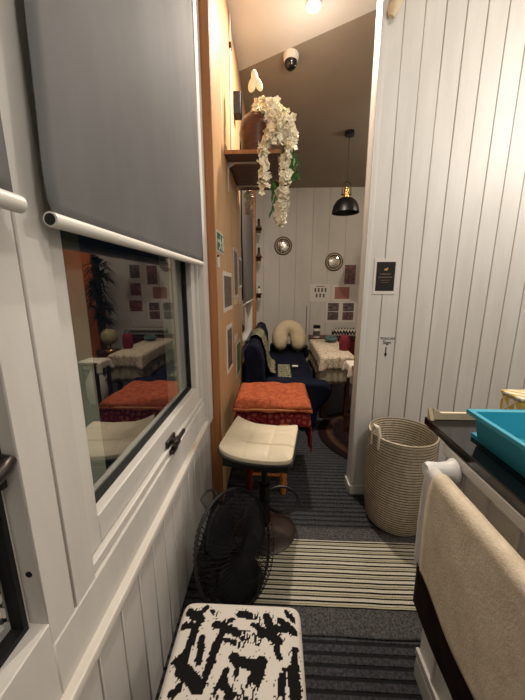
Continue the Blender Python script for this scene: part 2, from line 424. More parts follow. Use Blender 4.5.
# latch of window 1
b = MB(); b.box((-0.428, 1.06, 0.772), (-0.416, 1.15, 0.800)); b.cyl((-0.417, 1.10, 0.786), (-0.392, 1.10, 0.786), 0.012, 14)
b.box((-0.402, 1.075, 0.770), (-0.386, 1.125, 0.800)); b.box((-0.400, 1.12, 0.779), (-0.388, 1.195, 0.796)); b.box((-0.425, 1.06, 0.748), (-0.395, 1.11, 0.764))
b.build('window_latch', 'darksteel', w1, bevel=0.003)
b = MB(); b.tube([(-0.442, 0.408, 1.13), (-0.414, 0.405, 1.13), (-0.410, 0.390, 1.128), (-0.410, 0.30, 1.10)], [0.013, 0.012, 0.013, 0.009], 12)
b.box((-0.441, 0.404, 1.08), (-0.432, 0.4155, 1.17)); b.build('window_handle', 'darksteel', w2, bevel=0.002)
b = MB(); b.cyl((-0.428, 0.4175, 0.905), (-0.428, 0.4160, 0.905), 0.006, 12); b.build('peg_hole', 'black', w2)

# brown end post of the oak wall and oak wall itself
b = MB(); b.box((-0.62, 1.74, 0), (-0.379, 1.80, 3.22)); b.box((-0.379, 1.74, 0), (-0.337, 1.752, 3.22)); struct(b.build('trim_2', 'postwood', bevel=0.003))
b = MB(); XO = -0.335
y = 1.753
for wd in (0.30, 0.32, 0.30, 0.33):
    b.box((-0.378, y, 0), (XO, y + wd - 0.002, 3.22)); y += wd
b.box((-0.378, y, 2.75), (XO, 4.40, 3.24)); b.box((-0.378, y, 0), (XO, 4.40, 0.62))
b.box((-0.378, 4.40, 0), (XO, 4.56, 3.2))
b.box((-0.50, 1.80, 0), (-0.380, y, 3.24)); b.box((-0.5, y, 2.75), (-0.380, 5.6, 3.24)); b.box((-0.5, y, 0), (-0.380, 5.6, 0.62)); b.box((-0.5, 4.4, 0.6), (-0.380, 5.6, 2.76))
struct(b.build('wall_left', 'oak', bevel=0.0015, bseg=1))
b = MB(); b.box((-0.378, 4.562, 0), (-0.30, 4.66, 3.1)); struct(b.build('trim_3', 'postwood', bevel=0.004))
b = MB(); b.box((-0.379, 4.662, 0), (-0.35, 5.5, 3.1)); struct(b.build('wall_left', 'backwall'))
# window 3 (back room)
b = MB()
b.box((-0.41, y, 0.62), (-0.345, y + 0.06, 2.75)); b.box((-0.41, 4.34, 0.62), (-0.345, 4.40, 2.75)); b.box((-0.41, y + .06, 0.62), (-0.345, 4.34, 0.78)); b.box((-0.41, y + .06, 2.68), (-0.345, 4.34, 2.75))
w3 = struct(b.build('window_3', 'framewhite', bevel=0.004))
b = MB(); b.box((-0.405, y + .055, 0.775), (-0.395, 4.345, 2.69)); b.build('glass_pane', 'glass', w3, flat=True)
b = MB(); b.box((-0.349, 3.45, 0.74), (-0.32, 3.55, 0.765)); b.box((-0.33, 3.5, 0.735), (-0.315, 3.62, 0.75)); b.build('window_latch', 'darksteel', w3, bevel=0.002)
b = MB(); b.box((-0.345, 3.02, 0.60), (-0.29, 4.56, 0.618)); struct(b.build('trim_4', 'oak', bevel=0.003))

# back wall with wide boards
b = MB(); b.mi = 1; b.box((-0.5, 5.512, 0), (3.1, 5.65, 3.08)); b.mi = 0
x = -0.5
while x < 3.05:
    b.box((x + 0.0015, 5.50, 0), (x + 0.2785, 5.5125, zf(5.5) + 0.01)); x += 0.28
struct(b.build('wall_back', ['backwall', 'groove'], bevel=0.002, bseg=1))
b = MB(); b.box((3.0, 1.97, 0), (3.1, 5.5, 3.35)); struct(b.build('wall_right', 'backwall'))
# orange door in the back wall (seen mirrored in the window)
b = MB(); b.box((2.30, 5.455, 0), (2.37, 5.499, 2.12)); b.box((2.37, 5.455, 2.04), (2.99, 5.499, 2.12)); struct(b.build('trim_5', 'redwood', bevel=0.004))
b = MB(); b.box((2.373, 5.462, 0.01), (2.99, 5.498, 2.038))
for z0, z1 in ((0.15, 0.9), (1.05, 1.9)):
    for xx in (2.44, 2.70): b.box((xx, 5.456, z0), (xx + 0.22, 5.462, z1))
d1 = struct(b.build('door_1', 'orangedoor', bevel=0.004))
b = MB(); b.cyl((2.405, 5.462, 1.03), (2.405, 5.41, 1.03), 0.012, 12); b.ball((2.405, 5.40, 1.03), 0.028); b.build('door_knob', 'darksteel', d1)

# partition wall on the right with narrow vertical boards
YP = 1.857
b = MB(); b.mi = 1; b.box((0.545, YP + 0.005, 0), (3.1, YP + 0.10, 3.3)); b.mi = 0
x = 0.552 - 0.0205
while x < 3.0:
    b.box((max(x + 0.002, .5505), YP, 0), (x + 0.1015 - 0.002, YP + 0.014, 3.3)); x += 0.1015
b.box((0.52, YP + 0.10, 0), (3.1, YP + 0.108, 3.3))
b.box((0.522, YP + 0.004, 0), (0.5455, YP + 0.10, 3.3))
struct(b.build('wall_partition', ['white', 'groove'], bevel=0.0022, bseg=1))
b = MB(); b.box((0.517, YP - 0.010, 0.06), (0.528, YP + 0.025, 3.25)); b.box((0.526, YP - 0.010, 0.06), (0.550, YP + 0.002, 3.25))
struct(b.build('trim_6', 'framewhite', bevel=0.003))
b = MB(); b.box((0.508, YP - 0.014, 0), (0.62, YP - 0.001, 0.068)); b.box((0.508, YP - 0.014, 0), (0.5195, YP + 0.10, 0.068)); b.box((0.62, YP - 0.014, 0), (2.3, YP - 0.001, 0.068))
struct(b.build('baseboard_partition', 'framewhite', bevel=0.003))
# rest of the near room behind the camera
b = MB(); b.box((2.5, -1.4, 0), (2.6, YP, 3.4)); struct(b.build('wall_right', 'white'))
b = MB(); b.box((-0.6, -1.5, 0), (2.6, -1.4, 3.4)); struct(b.build('wall_rear', 'white'))

# ================================================================ BLINDS
def blind(name, label, y0, y1, bar0, bar1, zb, ztop, curl):
    t = thing(name, label, 'blind', (-0.376, (y0 + y1) / 2, zb), 'grey roller blinds' if False else None)
    b = MB()
    def fn(u, v):
        z = zb + (ztop - zb) * v
        cut = 0.0
        if curl and z - zb < 0.10:
            q = (0.10 - (z - zb)) / 0.10; cut = 0.022 * (1 - math.sqrt(max(0, 1 - q * q)))
        yy = y0 + (0.095 * min(z - zb, .5) * (1 - u) if curl else 0) + cut + 0.006 * sin(z * 9) * (1 - u) * (1 if curl else 0) + (y1 - y0 - cut) * u
        xx = -0.376 + 0.004 * sin(u * 5 + z * 2) + (0.004 * cos(u * 17) if curl else 0) * v
        return (xx, yy, z)
    b.grid(fn, 30, 40); b.build('blind_fabric', 'blind', t, solid=0.0015)
    b = MB(); b.tube([(-0.374, bar0, zb - 0.004), (-0.374, bar1, zb - 0.004)], 0.0125, 20)
    bar = b.build('bottom_bar', 'barwhite', t)
    b = MB(); e = bar0 if curl else bar1
    s = -1 if curl else 1
    b.lathe([(0.0, e + s * .0012), (0.0095, e + s * .0012)], (-0.374, 0, zb - 0.004), 20, 'y') 
    for k in range(8):
        a = k * pi / 4
    b.build('open_bar_end', 'black' if curl else 'barwhite', bar)
    b = MB(); b.cyl((-0.385, y0 - 0.02, ztop + 0.03), (-0.385, y1 + 0.02, ztop + 0.03), 0.022, 20); b.build('roller', 'barwhite', t)
    return t
blind('roller_blind', 'wide grey roller blind half covering the window, its white bar open-ended', 0.503, 1.585, 0.517, 1.572, 1.512, 2.66, True)
blind('roller_blind', 'grey roller blind cut by the left edge of the photo, white bar end beside mullion', -0.45, 0.446, -0.45, 0.457, 1.520, 2.66, False)
# dark blind in the back room window
t = thing('roller_blind', 'dark grey roller blind on back room window beyond the oak wall', 'blind', (-0.325, 3.7, 1.2))
b = MB(); b.box((-0.327, 3.05, 1.22), (-0.3245, 4.37, 2.75)); b.build('blind_fabric', 'blind', t)
b = MB(); b.cyl((-0.326, 3.05, 1.213), (-0.326, 4.37, 1.213), 0.009, 12); b.build('bottom_bar', 'barwhite', t)

# ================================================================ OAK WALL ITEMS
XS = XO + 0.001
t = thing('exit_sign', 'small green emergency exit sign with running figure on oak wall', 'sign', (XS, 1.868, 1.60))
def pl(b, y0, z0, y1, z1, x0=XS, th=0.003): b.box((x0, y0, z0), (x0 + th, y1, z1)); return b
pl(MB(), 1.757, 1.592, 1.982, 1.706).build('sign_border', 'signwhite', t)
pl(MB(), 1.764, 1.600, 1.975, 1.698, XS + .003, .0012).build('green_plate', 'signgreen', t)
b = MB(); xf = XS + .0042
def poly(b, pts, th=.0008): b.prism([(xf, p[0], p[1]) for p in pts], (th, 0, 0))
poly(b, [(1.92, 1.608), (1.965, 1.608), (1.965, 1.690), (1.92, 1.690)])          # doorway
b.lathe([(0, 0), (0.009, 0), (0.009, .0008), (0, .0008)], (xf, 1.862, 1.681), 12, 'x')
poly(b, [(1.835, 1.668), (1.868, 1.670), (1.872, 1.640), (1.848, 1.638)])
poly(b, [(1.866, 1.668), (1.895, 1.650), (1.892, 1.643), (1.864, 1.658)])
poly(b, [(1.838, 1.668), (1.815, 1.650), (1.818, 1.643), (1.845, 1.658)])
poly(b, [(1.862, 1.641), (1.892, 1.625), (1.895, 1.608), (1.886, 1.608), (1.882, 1.620), (1.850, 1.632)])
poly(b, [(1.848, 1.641), (1.838, 1.622), (1.808, 1.614), (1.808, 1.606), (1.845, 1.613), (1.862, 1.636)])
poly(b, [(1.772, 1.652), (1.790, 1.668), (1.790, 1.658), (1.804, 1.658), (1.804, 1.646), (1.790, 1.646), (1.790, 1.636)])
b.build('running_figure', 'signwhite', t, flat=True)

t = thing('wall_switch', 'tiny white and pink switch under the green exit sign', 'switch', (XO, 1.775, 1.5))
b = MB(); b.box((XS, 1.762, 1.500), (XS + .010, 1.79, 1.560)); b.build('switch_plate', 'ceramic', t, bevel=.002)
b = MB(); b.box((XS + .0, 1.764, 1.562), (XS + .009, 1.786, 1.572)); b.build('switch_cap', 'black', t, bevel=.001)

def sheet(name, label, cat, y0, z0, y1, z1, mat, border='paper', mg=0.02, th=.004):
    t = thing(name, label, cat, (XS, (y0 + y1) / 2, z0))
    pl(MB(), y0, z0, y1, z1, XS, th).build('border', border, t)
    pl(MB(), y0 + mg, z0 + mg, y1 - mg, z1 - mg, XS + th, .001).build('print', mat, t)
    return t
sheet('framed_notice', 'grey printed notice with white border below the exit sign', 'notice', 1.925, 1.232, 2.30, 1.492, 'notice', mg=.028)
sheet('notice_sheet', 'dark picture with curled white corners, lower of the oak wall sheets', 'notice', 2.01, 0.79, 2.27, 1.13, 'ph4', mg=.03)
sheet('leaflet', 'narrow green leaflet low on the oak wall nearest the sofa', 'leaflet', 2.50, 0.615, 2.76, 0.92, 'phgreen', mg=.02)
sheet('plastic_sleeve', 'clear plastic sleeve holding pale papers behind the framed notice', 'sleeve', 2.43, 1.30, 2.66, 1.70, 'notice', 'plasticfilm', .03)
sheet('plastic_sleeve', 'tall grey sheet at the far edge of oak wall beside dark blind', 'sleeve', 2.74, 1.38, 2.985, 1.66, 'ph2', 'plasticfilm', .03)
b = MB(); pl(b, 2.42, 1.25, 2.62, 1.295); tag(base(b.build('taped_note', 'card')), 'cream paper note taped below the clear plastic sleeve on oak wall', 'note')
b = MB(); pl(b, 2.74, 1.24, 2.92, 1.37); tag(base(b.build('taped_note', 'card')), 'cream paper note taped below the tall grey sheet beside the dark blind', 'note')
b = MB(); pl(b, 2.42, .945, 2.60, 1.0); tag(base(b.build('taped_note', 'paper')), 'small pinkish white note taped just above the green leaflet', 'note')
t = thing('wall_speaker', 'small black box high on the oak wall behind the shelf', 'speaker', (XO, 2.80, 2.68))
b = MB(); b.box((XS, 2.60, 2.68), (XS + .055, 2.70, 2.83)); b.build('speaker_body', 'black', t, bevel=.004)
b = MB(); b.box((XS + .055, 2.61, 2.69), (XS + .058, 2.69, 2.82)); b.build('speaker_grille', 'blackmetal', t)
t = thing('cable_conduit', 'thin pale cable conduit running up the oak wall above shelf', 'conduit', (XO, 2.38, 1.8))
b = MB(); b.tube([(XS + .006, 2.40, 2.27), (XS + .006, 2.42, 3.0), (XS + .006, 2.43, 3.19)], .008, 8); b.build('conduit_tube', 'brackmetal', t)
b = MB(); b.box((XS, 2.405, 2.98), (XS + .016, 2.445, 3.01)); b.build('conduit_clip', 'darksteel', t)

# shelf
ZS = 2.238
t = thing('wall_shelf', 'walnut wall shelf on white brackets holding the flower planter', 'shelf', (-0.2, 2.45, ZS - .02))
b = MB(); b.box((XO + .002, 2.108, ZS - .024), (0.024, 2.85, ZS)); b.build('shelf_board', 'darkwood', t, bevel=.002)
b = MB(); b.box((XO + .002, 2.1055, ZS - .0235), (0.024, 2.108, ZS - .0005)); b.build('edge_band', 'postwood', t)
for yy in (2.24, 2.72):
    b = MB(); b.box((XS, yy - .012, ZS - .21), (XS + .006, yy + .012, ZS - .025)); b.box((XS, yy - .012, ZS - .031), (-0.13, yy + .012, ZS - .0245))
    b.prism([(XS + .005, yy - .002, ZS - .06), (XS + .005, yy - .002, ZS - .030), (XS + .06, yy - .002, ZS - .030)], (0, .004, 0))
    b.build('shelf_bracket', 'brackmetal', t, bevel=.001)

# planter with hanging flowers
t = thing('hanging_planter', 'round brown planter on the shelf spilling strings of cream flowers', 'planter', (-0.145, 2.25, ZS))
PC = (-0.140, 2.25, ZS + .001)
b = MB(); b.lathe([(0, 0), (.098, 0), (.102, .03), (.100, .08), (.108, .15), (.104, .20), (.085, .235), (.055, .25), (.048, .245), (.045, .22), (0, .21)], PC, 36)
b.build('pot', 'darkwood', t)
flower = None
def blossom_mesh():
    b = MB()
    for c, ex, ez in (((0, 0, .004), 0, 0), ((.024, .010, -.006), .9, .4), ((-.016, .022, -.008), -.7, 1.9), ((-.012, -.024, -.006), -.8, 3.6)):
        b.xf = Matrix.Translation(Vector(c)) @ Matrix.Rotation(ez, 4, 'Z') @ Matrix.Rotation(ex, 4, 'Y')
        one_blossom(b)
    return b
def one_blossom(b):
    for k in range(5):
        a = 2 * pi * k / 5
        def fn(u, v, a=a):
            wv = .0085 * sin(pi * min(1, v * .92 + .06)) * (u - .5) * 2
            l = .021 * v; lift = .010 * v - .008 * v * v + .003 * abs(u - .5)
            return (l * cos(a) - wv * sin(a), l * sin(a) + wv * cos(a), lift)
        b.grid(fn, 4, 5)
    b.ball((0, 0, .004), .004, seg=8, rings=6)

    return b
fl0 = blossom_mesh()
bmesh.ops.recalc_face_normals(fl0.b, faces=fl0.b.faces[:])
fme = bpy.data.meshes.new('blossom'); fl0.b.to_mesh(fme); fme.materials.append(M['petal']); fl0.b.free()
def put_blossom(p, nrm, sc):
    o = bpy.data.objects.new('blossom', fme); COL.objects.link(o); o.parent = t
    o.location = Vector(p) - OFF[t.name]
    q = Vector(nrm).normalized().to_track_quat('Z', 'Y'); o.rotation_mode = 'QUATERNION'
    o.rotation_quaternion = q @ Matrix.Rotation(rnd.uniform(0, 6), 3, 'Z').to_quaternion(); o.scale = (sc,) * 3
def pathpt(P, f):
    n = len(P) - 1; i = min(int(f * n), n - 1); q = f * n - i
    return Vector(P[i]).lerp(Vector(P[i + 1]), q)
trails = [
    # over the top of the pot and out to the right, then down
    ([(-0.15, 2.24, 2.47), (-0.115, 2.19, 2.515), (-0.04, 2.15, 2.50), (0.03, 2.13, 2.44), (0.075, 2.12, 2.36), (0.085, 2.12, 2.28)], 26, .030, 1.25),
    ([(-0.02, 2.10, 2.44), (-0.01, 2.08, 2.33), (-0.02, 2.08, 2.27)], 11, .030, 1.2),
    ([(0.055, 2.13, 2.28), (0.050, 2.12, 2.10), (0.040, 2.12, 1.97), (0.025, 2.12, 1.86), (0.020, 2.12, 1.82)], 30, .024, 1.15),
    ([(-0.04, 2.08, 2.30), (-0.085, 2.06, 2.25), (-0.09, 2.05, 2.15), (-0.075, 2.05, 2.09), (-0.080, 2.05, 1.98)], 17, .014, 1.1),
    ([(-0.245, 2.865, 2.22), (-0.247, 2.87, 2.12), (-0.242, 2.87, 2.03)], 8, .010, 1.2),
]
for P, n, spread, sc in trails:
    b = MB(); b.tube(P, .0022, 6); b.build('stem', 'leaf', t)
    for k in range(n):
        c = pathpt(P, (k + .5) / n)
        d = Vector((rnd.uniform(-1, 1), rnd.uniform(-1.2, .4), rnd.uniform(-.5, .7))).normalized()
        put_blossom(c + d * spread * rnd.uniform(.5, 1.1), d + Vector((0, -.5, -.1)), sc * rnd.uniform(.85, 1.15))
# orchid heads rising above the pot
b = MB(); b.tube([(-0.14, 2.25, 2.45), (-0.15, 2.26, 2.55), (-0.15, 2.27, 2.64), (-0.145, 2.27, 2.70)], .0025, 6); b.build('stem', 'leaf', t)
for p, sx, rz in (((-0.165, 2.26, 2.672), .9, .3), ((-0.150, 2.26, 2.715), .8, -.1), ((-0.125, 2.26, 2.675), .8, -.5)):
    b = MB(); old = b.xf; b.xf = Matrix.Translation(Vector(p)) @ Matrix.Rotation(rz, 4, 'Y'); b.ball((0, 0, 0), .042, (.66 * sx, .55, 1.0), 14, 10); b.build('orchid_bud', 'petal', t)
b = MB()
def leafspray(b, c, n, r, dz, size):
    for k in range(n):
        a = rnd.uniform(0, 2 * pi); L = rnd.uniform(.6, 1.2) * size
        p = Vector(c) + Vector((rnd.uniform(-r, r), rnd.uniform(-r, r) * .5, rnd.uniform(-dz, dz)))
        d = Vector((cos(a) * .5, sin(a) * .4, -1)).normalized(); sd = d.cross(Vector((0, 1, .2))).normalized() * L * .11
        q = [b.V(p), b.V(p + d * L * .5 + sd), b.V(p + d * L), b.V(p + d * L * .5 - sd)]; b.F(q)
leafspray(b, (0.075, 2.16, 2.27), 60, .04, .09, .07)
leafspray(b, (0.115, 2.17, 2.17), 40, .022, .06, .06)
leafspray(b, (-0.015, 2.16, 2.0), 50, .018, .10, .06)
leafspray(b, (0.02, 2.15, 1.93), 20, .018, .06, .05)
o = b.build('trailing_leaves', 'leaf', t); o['kind'] = 'stuff'

# ================================================================ CEILING ITEMS
zc = zn(0.232)
t = thing('ceiling_lamp', 'bright round lamp lit on the ceiling above the opening', 'lamp', (0.232, 2.44, zc))
b = MB(); b.lathe([(0, -.001), (.050, -.001), (.054, -.012), (.050, -.022), (.040, -.024)], (0.232, 2.44, zc), 32); b.build('lamp_rim', 'plasticwhite', t)
b = MB(); b.lathe([(.040, -.022), (.036, -.034), (.02, -.042), (0, -.044)], (0.232, 2.44, zc), 32); b.build('lamp_lens', 'lit', t)
zd = zf(2.88)
t = thing('dome_camera', 'white dome camera with dark bubble on the far ceiling', 'camera', (0.104, 2.88, zd))
b = MB(); b.lathe([(0, 0.006), (.062, 0.006), (.064, -.02), (.058, -.040), (.05, -.045)], (0.104, 2.88, zd), 28); b.build('camera_base', 'ceramic', t)
b = MB(); b.lathe([(.050, -.044), (.049, -.065), (.042, -.085), (.025, -.1), (0, -.105)], (0.104, 2.88, zd), 28); b.build('camera_bubble', 'granite', t)
# pendant
PX, PY = 0.83, 3.95; zp = zf(PY)
t = thing('pendant_lamp', 'black domed pendant lamp with brass neck hanging in back room', 'lamp', (PX, PY, 2.25))
b = MB(); b.lathe([(0, .004), (.055, .004), (.055, -.035), (.05, -.042), (0, -.042)], (PX, PY, zp), 24); b.build('ceiling_rose', 'blackmetal', t)
b = MB(); b.cyl((PX, PY, zp - .04), (PX, PY, 2.56), .0035, 8); b.build('cord', 'black', t)
b = MB(); b.lathe([(0, 2.545), (.022, 2.545), (.022, 2.53), (.030, 2.52), (.030, 2.50), (.022, 2.495), (.022, 2.47), (.034, 2.46), (.034, 2.435), (0, 2.435)], (PX, PY, 0), 20); b.build('brass_neck', 'brass', t)
b = MB(); b.tube([(PX - .05, PY, 2.46), (PX - .052, PY, 2.56), (PX - .03, PY, 2.60), (PX, PY, 2.61), (PX + .03, PY, 2.60), (PX + .052, PY, 2.56), (PX + .05, PY, 2.46)], .005, 8); b.cyl((PX - .062, PY, 2.47), (PX + .062, PY, 2.47), .006, 8); b.build('yoke', 'blackmetal', t)
b = MB(); prof = [(.034, 2.438), (.075, 2.425), (.115, 2.395), (.145, 2.345), (.160, 2.285), (.163, 2.262), (.157, 2.262), (.152, 2.285), (.137, 2.338), (.108, 2.385), (.07, 2.413), (.0, 2.425)]
b.lathe(prof, (PX, PY, 0), 36); b.build('lamp_shade', 'blackmetal', t)

# ================================================================ BACK WALL ITEMS
YB = 5.4995
def mirror(x, z, r, label):
    t = thing('round_mirror', label, 'mirror', (x, YB, z - r))
    b = MB(); prof = [(r * .62, -.010), (r * .66, -.026), (r * .72, -.030), (r * .78, -.018), (r * .84, -.018), (r * .88, -.030), (r * .96, -.028), (r, -.012), (r, 0), (r * .62, 0)]
    b.lathe(prof, (x, YB, z), 40, 'y'); b.build('mirror_frame', 'bronze', t)
    b = MB(); b.lathe([(r * .78, -.0185), (r * .84, -.0195), (r * .885, -.0195)], (x, YB, z), 40, 'y'); b.build('pale_inlay', 'card', t)
    b = MB(); b.lathe([(0, -.026), (r * .25, -.025), (r * .45, -.021), (r * .655, -.014), (r * .655, -.002), (0, -.002)], (x, YB, z), 40, 'y'); b.build('convex_glass', 'mirror', t)
mirror(0.118, 2.08, .155, 'round bronze convex mirror, the left one above the beige pillow')
mirror(1.006, 1.81, .155, 'round bronze convex mirror, the lower right one beside the pendant lamp')

def photo(label, x0, z0, x1, z1, mat, th=.003, name='photo_print'):
    b = MB(); b.box((x0, YB - th, z0), (x1, YB, z1)); return tag(base(b.build(name, mat)), label, 'photo', None)
photo('upright rose and grey photo print, topmost by the opening edge', 1.20, 1.43, 1.39, 1.757, 'ph1')
t = thing('photo_sheet', 'white sheet with red striped photo in the middle row', 'photo', (1.25, YB, 1.14))
b = MB(); b.box((0.99, YB - .002, 1.135), (1.50, YB, 1.42)); b.build('white_sheet', 'paper', t)
b = MB(); b.box((1.044, YB - .003, 1.172), (1.30, YB - .002, 1.382)); b.build('print', 'phs', t)
t = thing('printed_sheet', 'white sheet with two rows of small grey figures', 'sheet', (0.79, YB, 1.15))
b = MB(); b.box((0.60, YB - .002, 1.13), (0.96, YB, 1.43)); b.build('white_sheet', 'paper', t)
b = MB()
for k in range(4): b.box((0.685 + k * .06, YB - .0026, 1.295), (0.715 + k * .06, YB - .002, 1.365))
for k in range(3): b.box((0.712 + k * .062, YB - .0026, 1.20), (0.742 + k * .062, YB - .002, 1.265))
b.box((0.71, YB - .0026, 1.388), (0.86, YB - .002, 1.40)); b.build('grey_figures', 'greyink', t, flat=True)
def duo(x0, x1, ma, mb, label):
    t = thing('photo_sheet', label, 'photo', ((x0 + x1) / 2, YB, .78))
    b = MB(); b.box((x0 - .035, YB - .002, .76), (x1 + .035, YB, 1.125)); b.build('white_sheet', 'paper', t)
    for z0, mm in ((.955, ma), (.797, mb)):
        b = MB(); b.box((x0, YB - .003, z0), (x1, YB - .002, z0 + .146)); b.build('print', mm, t)
duo(.934, 1.127, 'ph2', 'ph2', 'white sheet with two grey photos above the jar')
duo(1.20, 1.395, 'ph2', 'ph1', 'white sheet with grey and rose photos nearest the opening edge')
photo('dark portrait photo mirrored in the window, top of its column', 1.52, 1.54, 1.70, 1.77, 'ph4')
photo('wide rose photo mirrored in the window, middle of its column', 1.52, 1.23, 1.72, 1.45, 'ph3')
photo('wide reddish photo mirrored in the window, lowest of its column', 1.52, .94, 1.76, 1.14, 'ph3')
t = thing('thin_strip', 'thin vertical dark strip on the back wall beside the pillow', 'strip', (.53, YB, .6))
b = MB(); b.box((.552, YB - .012, .55), (.562, YB, 1.05)); b.build('strip', 'greyink', t)

# little corner shelves on the left end of the back wall
for zz, lab, kind in ((2.30, 'small brown corner shelf, highest of the three by the back window', 0), (1.86, 'small brown corner shelf, middle one of three by the back window', 1), (1.26, 'small brown corner shelf, lowest of three by the back window', 2)):
    t = thing('corner_shelf', lab, 'shelf', (-0.29, 5.2, zz))
    b = MB(); b.box((-0.349, 5.06, zz), (-0.235, 5.30, zz + .02)); b.build('shelf_board', 'darkwood', t, bevel=.002)
    b = MB(); b.box((-0.349, 5.16, zz - .07), (-0.335, 5.20, zz)); b.box((-0.335, 5.17, zz - .06), (-0.25, 5.19, zz - .001)) ; b.build('shelf_support', 'darkwood', t)
    if kind < 2:
        t = thing('figurine', 'small dark figurine on the highest corner shelf' if kind == 0 else 'small dark figurine on the middle corner shelf', 'figurine', (-0.29, 5.17, zz + .021))
        b = MB(); b.lathe([(0, 0), (.032, 0), (.028, .03), (.02, .06), (.026, .08), (.016, .10), (0, .10)], (-0.285, 5.17, zz + .021), 14); b.build('body', 'darkwood', t)
        b = MB(); b.ball((-0.285, 5.17, zz + .138), .022, seg=12, rings=8); b.build('head', 'black', t)
    else:
        t = thing('figurine', 'pale small bottle with dark top on the lowest corner shelf', 'figurine', (-0.29, 5.17, zz + .021))
        b = MB(); b.lathe([(0, 0), (.03, 0), (.03, .06), (.012, .08), (0, .08)], (-0.285, 5.17, zz + .021), 14); b.build('body', 'ceramic', t)
        b = MB(); b.lathe([(0, .08), (.014, .08), (.014, .115), (0, .115)], (-0.285, 5.17, zz + .021), 12); b.build('bottle_top', 'black', t)

# ================================================================ SOFA
t = thing('sofa', 'navy blue velvet sofa along the left wall of back room', 'sofa', (0.05, 3.7, 0))
def cushion(b, a, c, puff=0.02, n=10):
    """soft box"""
    ax, ay, az = a; cx, cy, cz = c
    def sq(t): return t
    def f(u, v, w):
        p = [ax + (cx - ax) * u, ay + (cy - ay) * v, az + (cz - az) * w]
        for i, (q, lo, hi, s) in enumerate(((u, ax, cx, v), (v, ay, cy, u), (w, az, cz, u))):
            pass
        bul = puff * (4 * u * (1 - u)) ** .5 * (4 * v * (1 - v)) ** .5
        p[2] += bul if w > .5 else 0
        return p
    b.box(a, c); return b
b = MB(); b.box((-0.295, 2.95, 0.06), (0.41, 4.55, 0.27)); b.build('sofa_base', 'navy', t, bevel=.02, bseg=3)
for y0, y1 in ((2.965, 3.745), (3.755, 4.535)):
    b = MB(); b.box((-0.12, y0, .272), (.43, y1, .43)); b.build('seat_cushion', 'navy', t, bevel=.05, bseg=5)
b = MB(); b.prism([(-0.300, 2.80, .10), (-0.09, 2.80, .10), (-0.115, 2.80, .70), (-0.16, 2.80, .83), (-0.215, 2.80, .865), (-0.27, 2.80, .84), (-0.30, 2.80, .78)], (0, 1.86, 0)); b.build('backrest', 'navy', t, bevel=.025, bseg=3)
def arm(y0, y1):
    pr = [(-0.085, .03), (.40, .03), (.42, .22), (.51, .33), (.548, .40), (.535, .455), (.49, .485), (.40, .495), (.1, .505), (-0.085, .51)]
    b = MB(); b.prism([(x, y0, z) for x, z in pr], (0, y1 - y0, 0)); return b.build('armrest', 'navy', t, bevel=.03, bseg=4)
arm(2.745, 2.93); arm(4.56, 4.76)
for x in (-0.22, .34):
    for yy in (2.99, 4.48):
        b = MB(); b.cyl((x, yy, 0.001), (x, yy, .062), .022, 12); b.build('foot', 'darkwood', t)
# throw over the back
b = MB()
def fn(u, v):
    P = [(-0.292, .66), (-0.288, .80), (-0.27, .868), (-0.205, .895), (-0.145, .862), (-0.098, .72), (-0.075, .56), (-0.05, .50), (0.0, .478)]
    q = v * (len(P) - 1); i = min(int(q), len(P) - 2); f = q - i
    x = P[i][0] * (1 - f) + P[i + 1][0] * f; z = P[i][1] * (1 - f) + P[i + 1][1] * f
    return (x + .006 * sin(u * 19), 3.12 + .55 * u + .02 * sin(v * 7), z + .006 * sin(u * 23 + v * 5) + .004)
b.grid(fn, 20, 32); tag(base(b.build('patterned_throw', 'paisley', solid=.005)), 'olive patterned throw draped over the navy sofa back', 'throw')
b = MB(); b.box((.03, 3.0, .466), (.17, 3.5, .485)); tag(base(b.build('folded_cloth', 'paisley', bevel=.006)), 'small folded patterned cloth lying on the navy sofa seat', 'cloth')
b = MB(); b.box((.20, 3.46, .4605), (.27, 3.50, .476)); tag(base(b.build('remote_control', 'ceramic', bevel=.004)), 'small white remote beside the folded cloth on the sofa', 'remote')
# u-shaped pillow
b = MB(); P = []; rr = []
for k in range(29):
    a = R(-66 + 312 * k / 28); P.append((.195 + .132 * cos(a), 4.32 + .10 * sin(a) * .9, .660 + .140 * sin(a))); e = min(k, 28 - k) / 4
    rr.append((.116 if e >= 1 else .116 * math.sqrt(max(.04, 1 - (1 - e) ** 2))))
b.tube(P, rr, 18); tag(base(b.build('nursing_pillow', 'pillow')), 'beige u-shaped pillow propped at the far end of sofa', 'pillow')

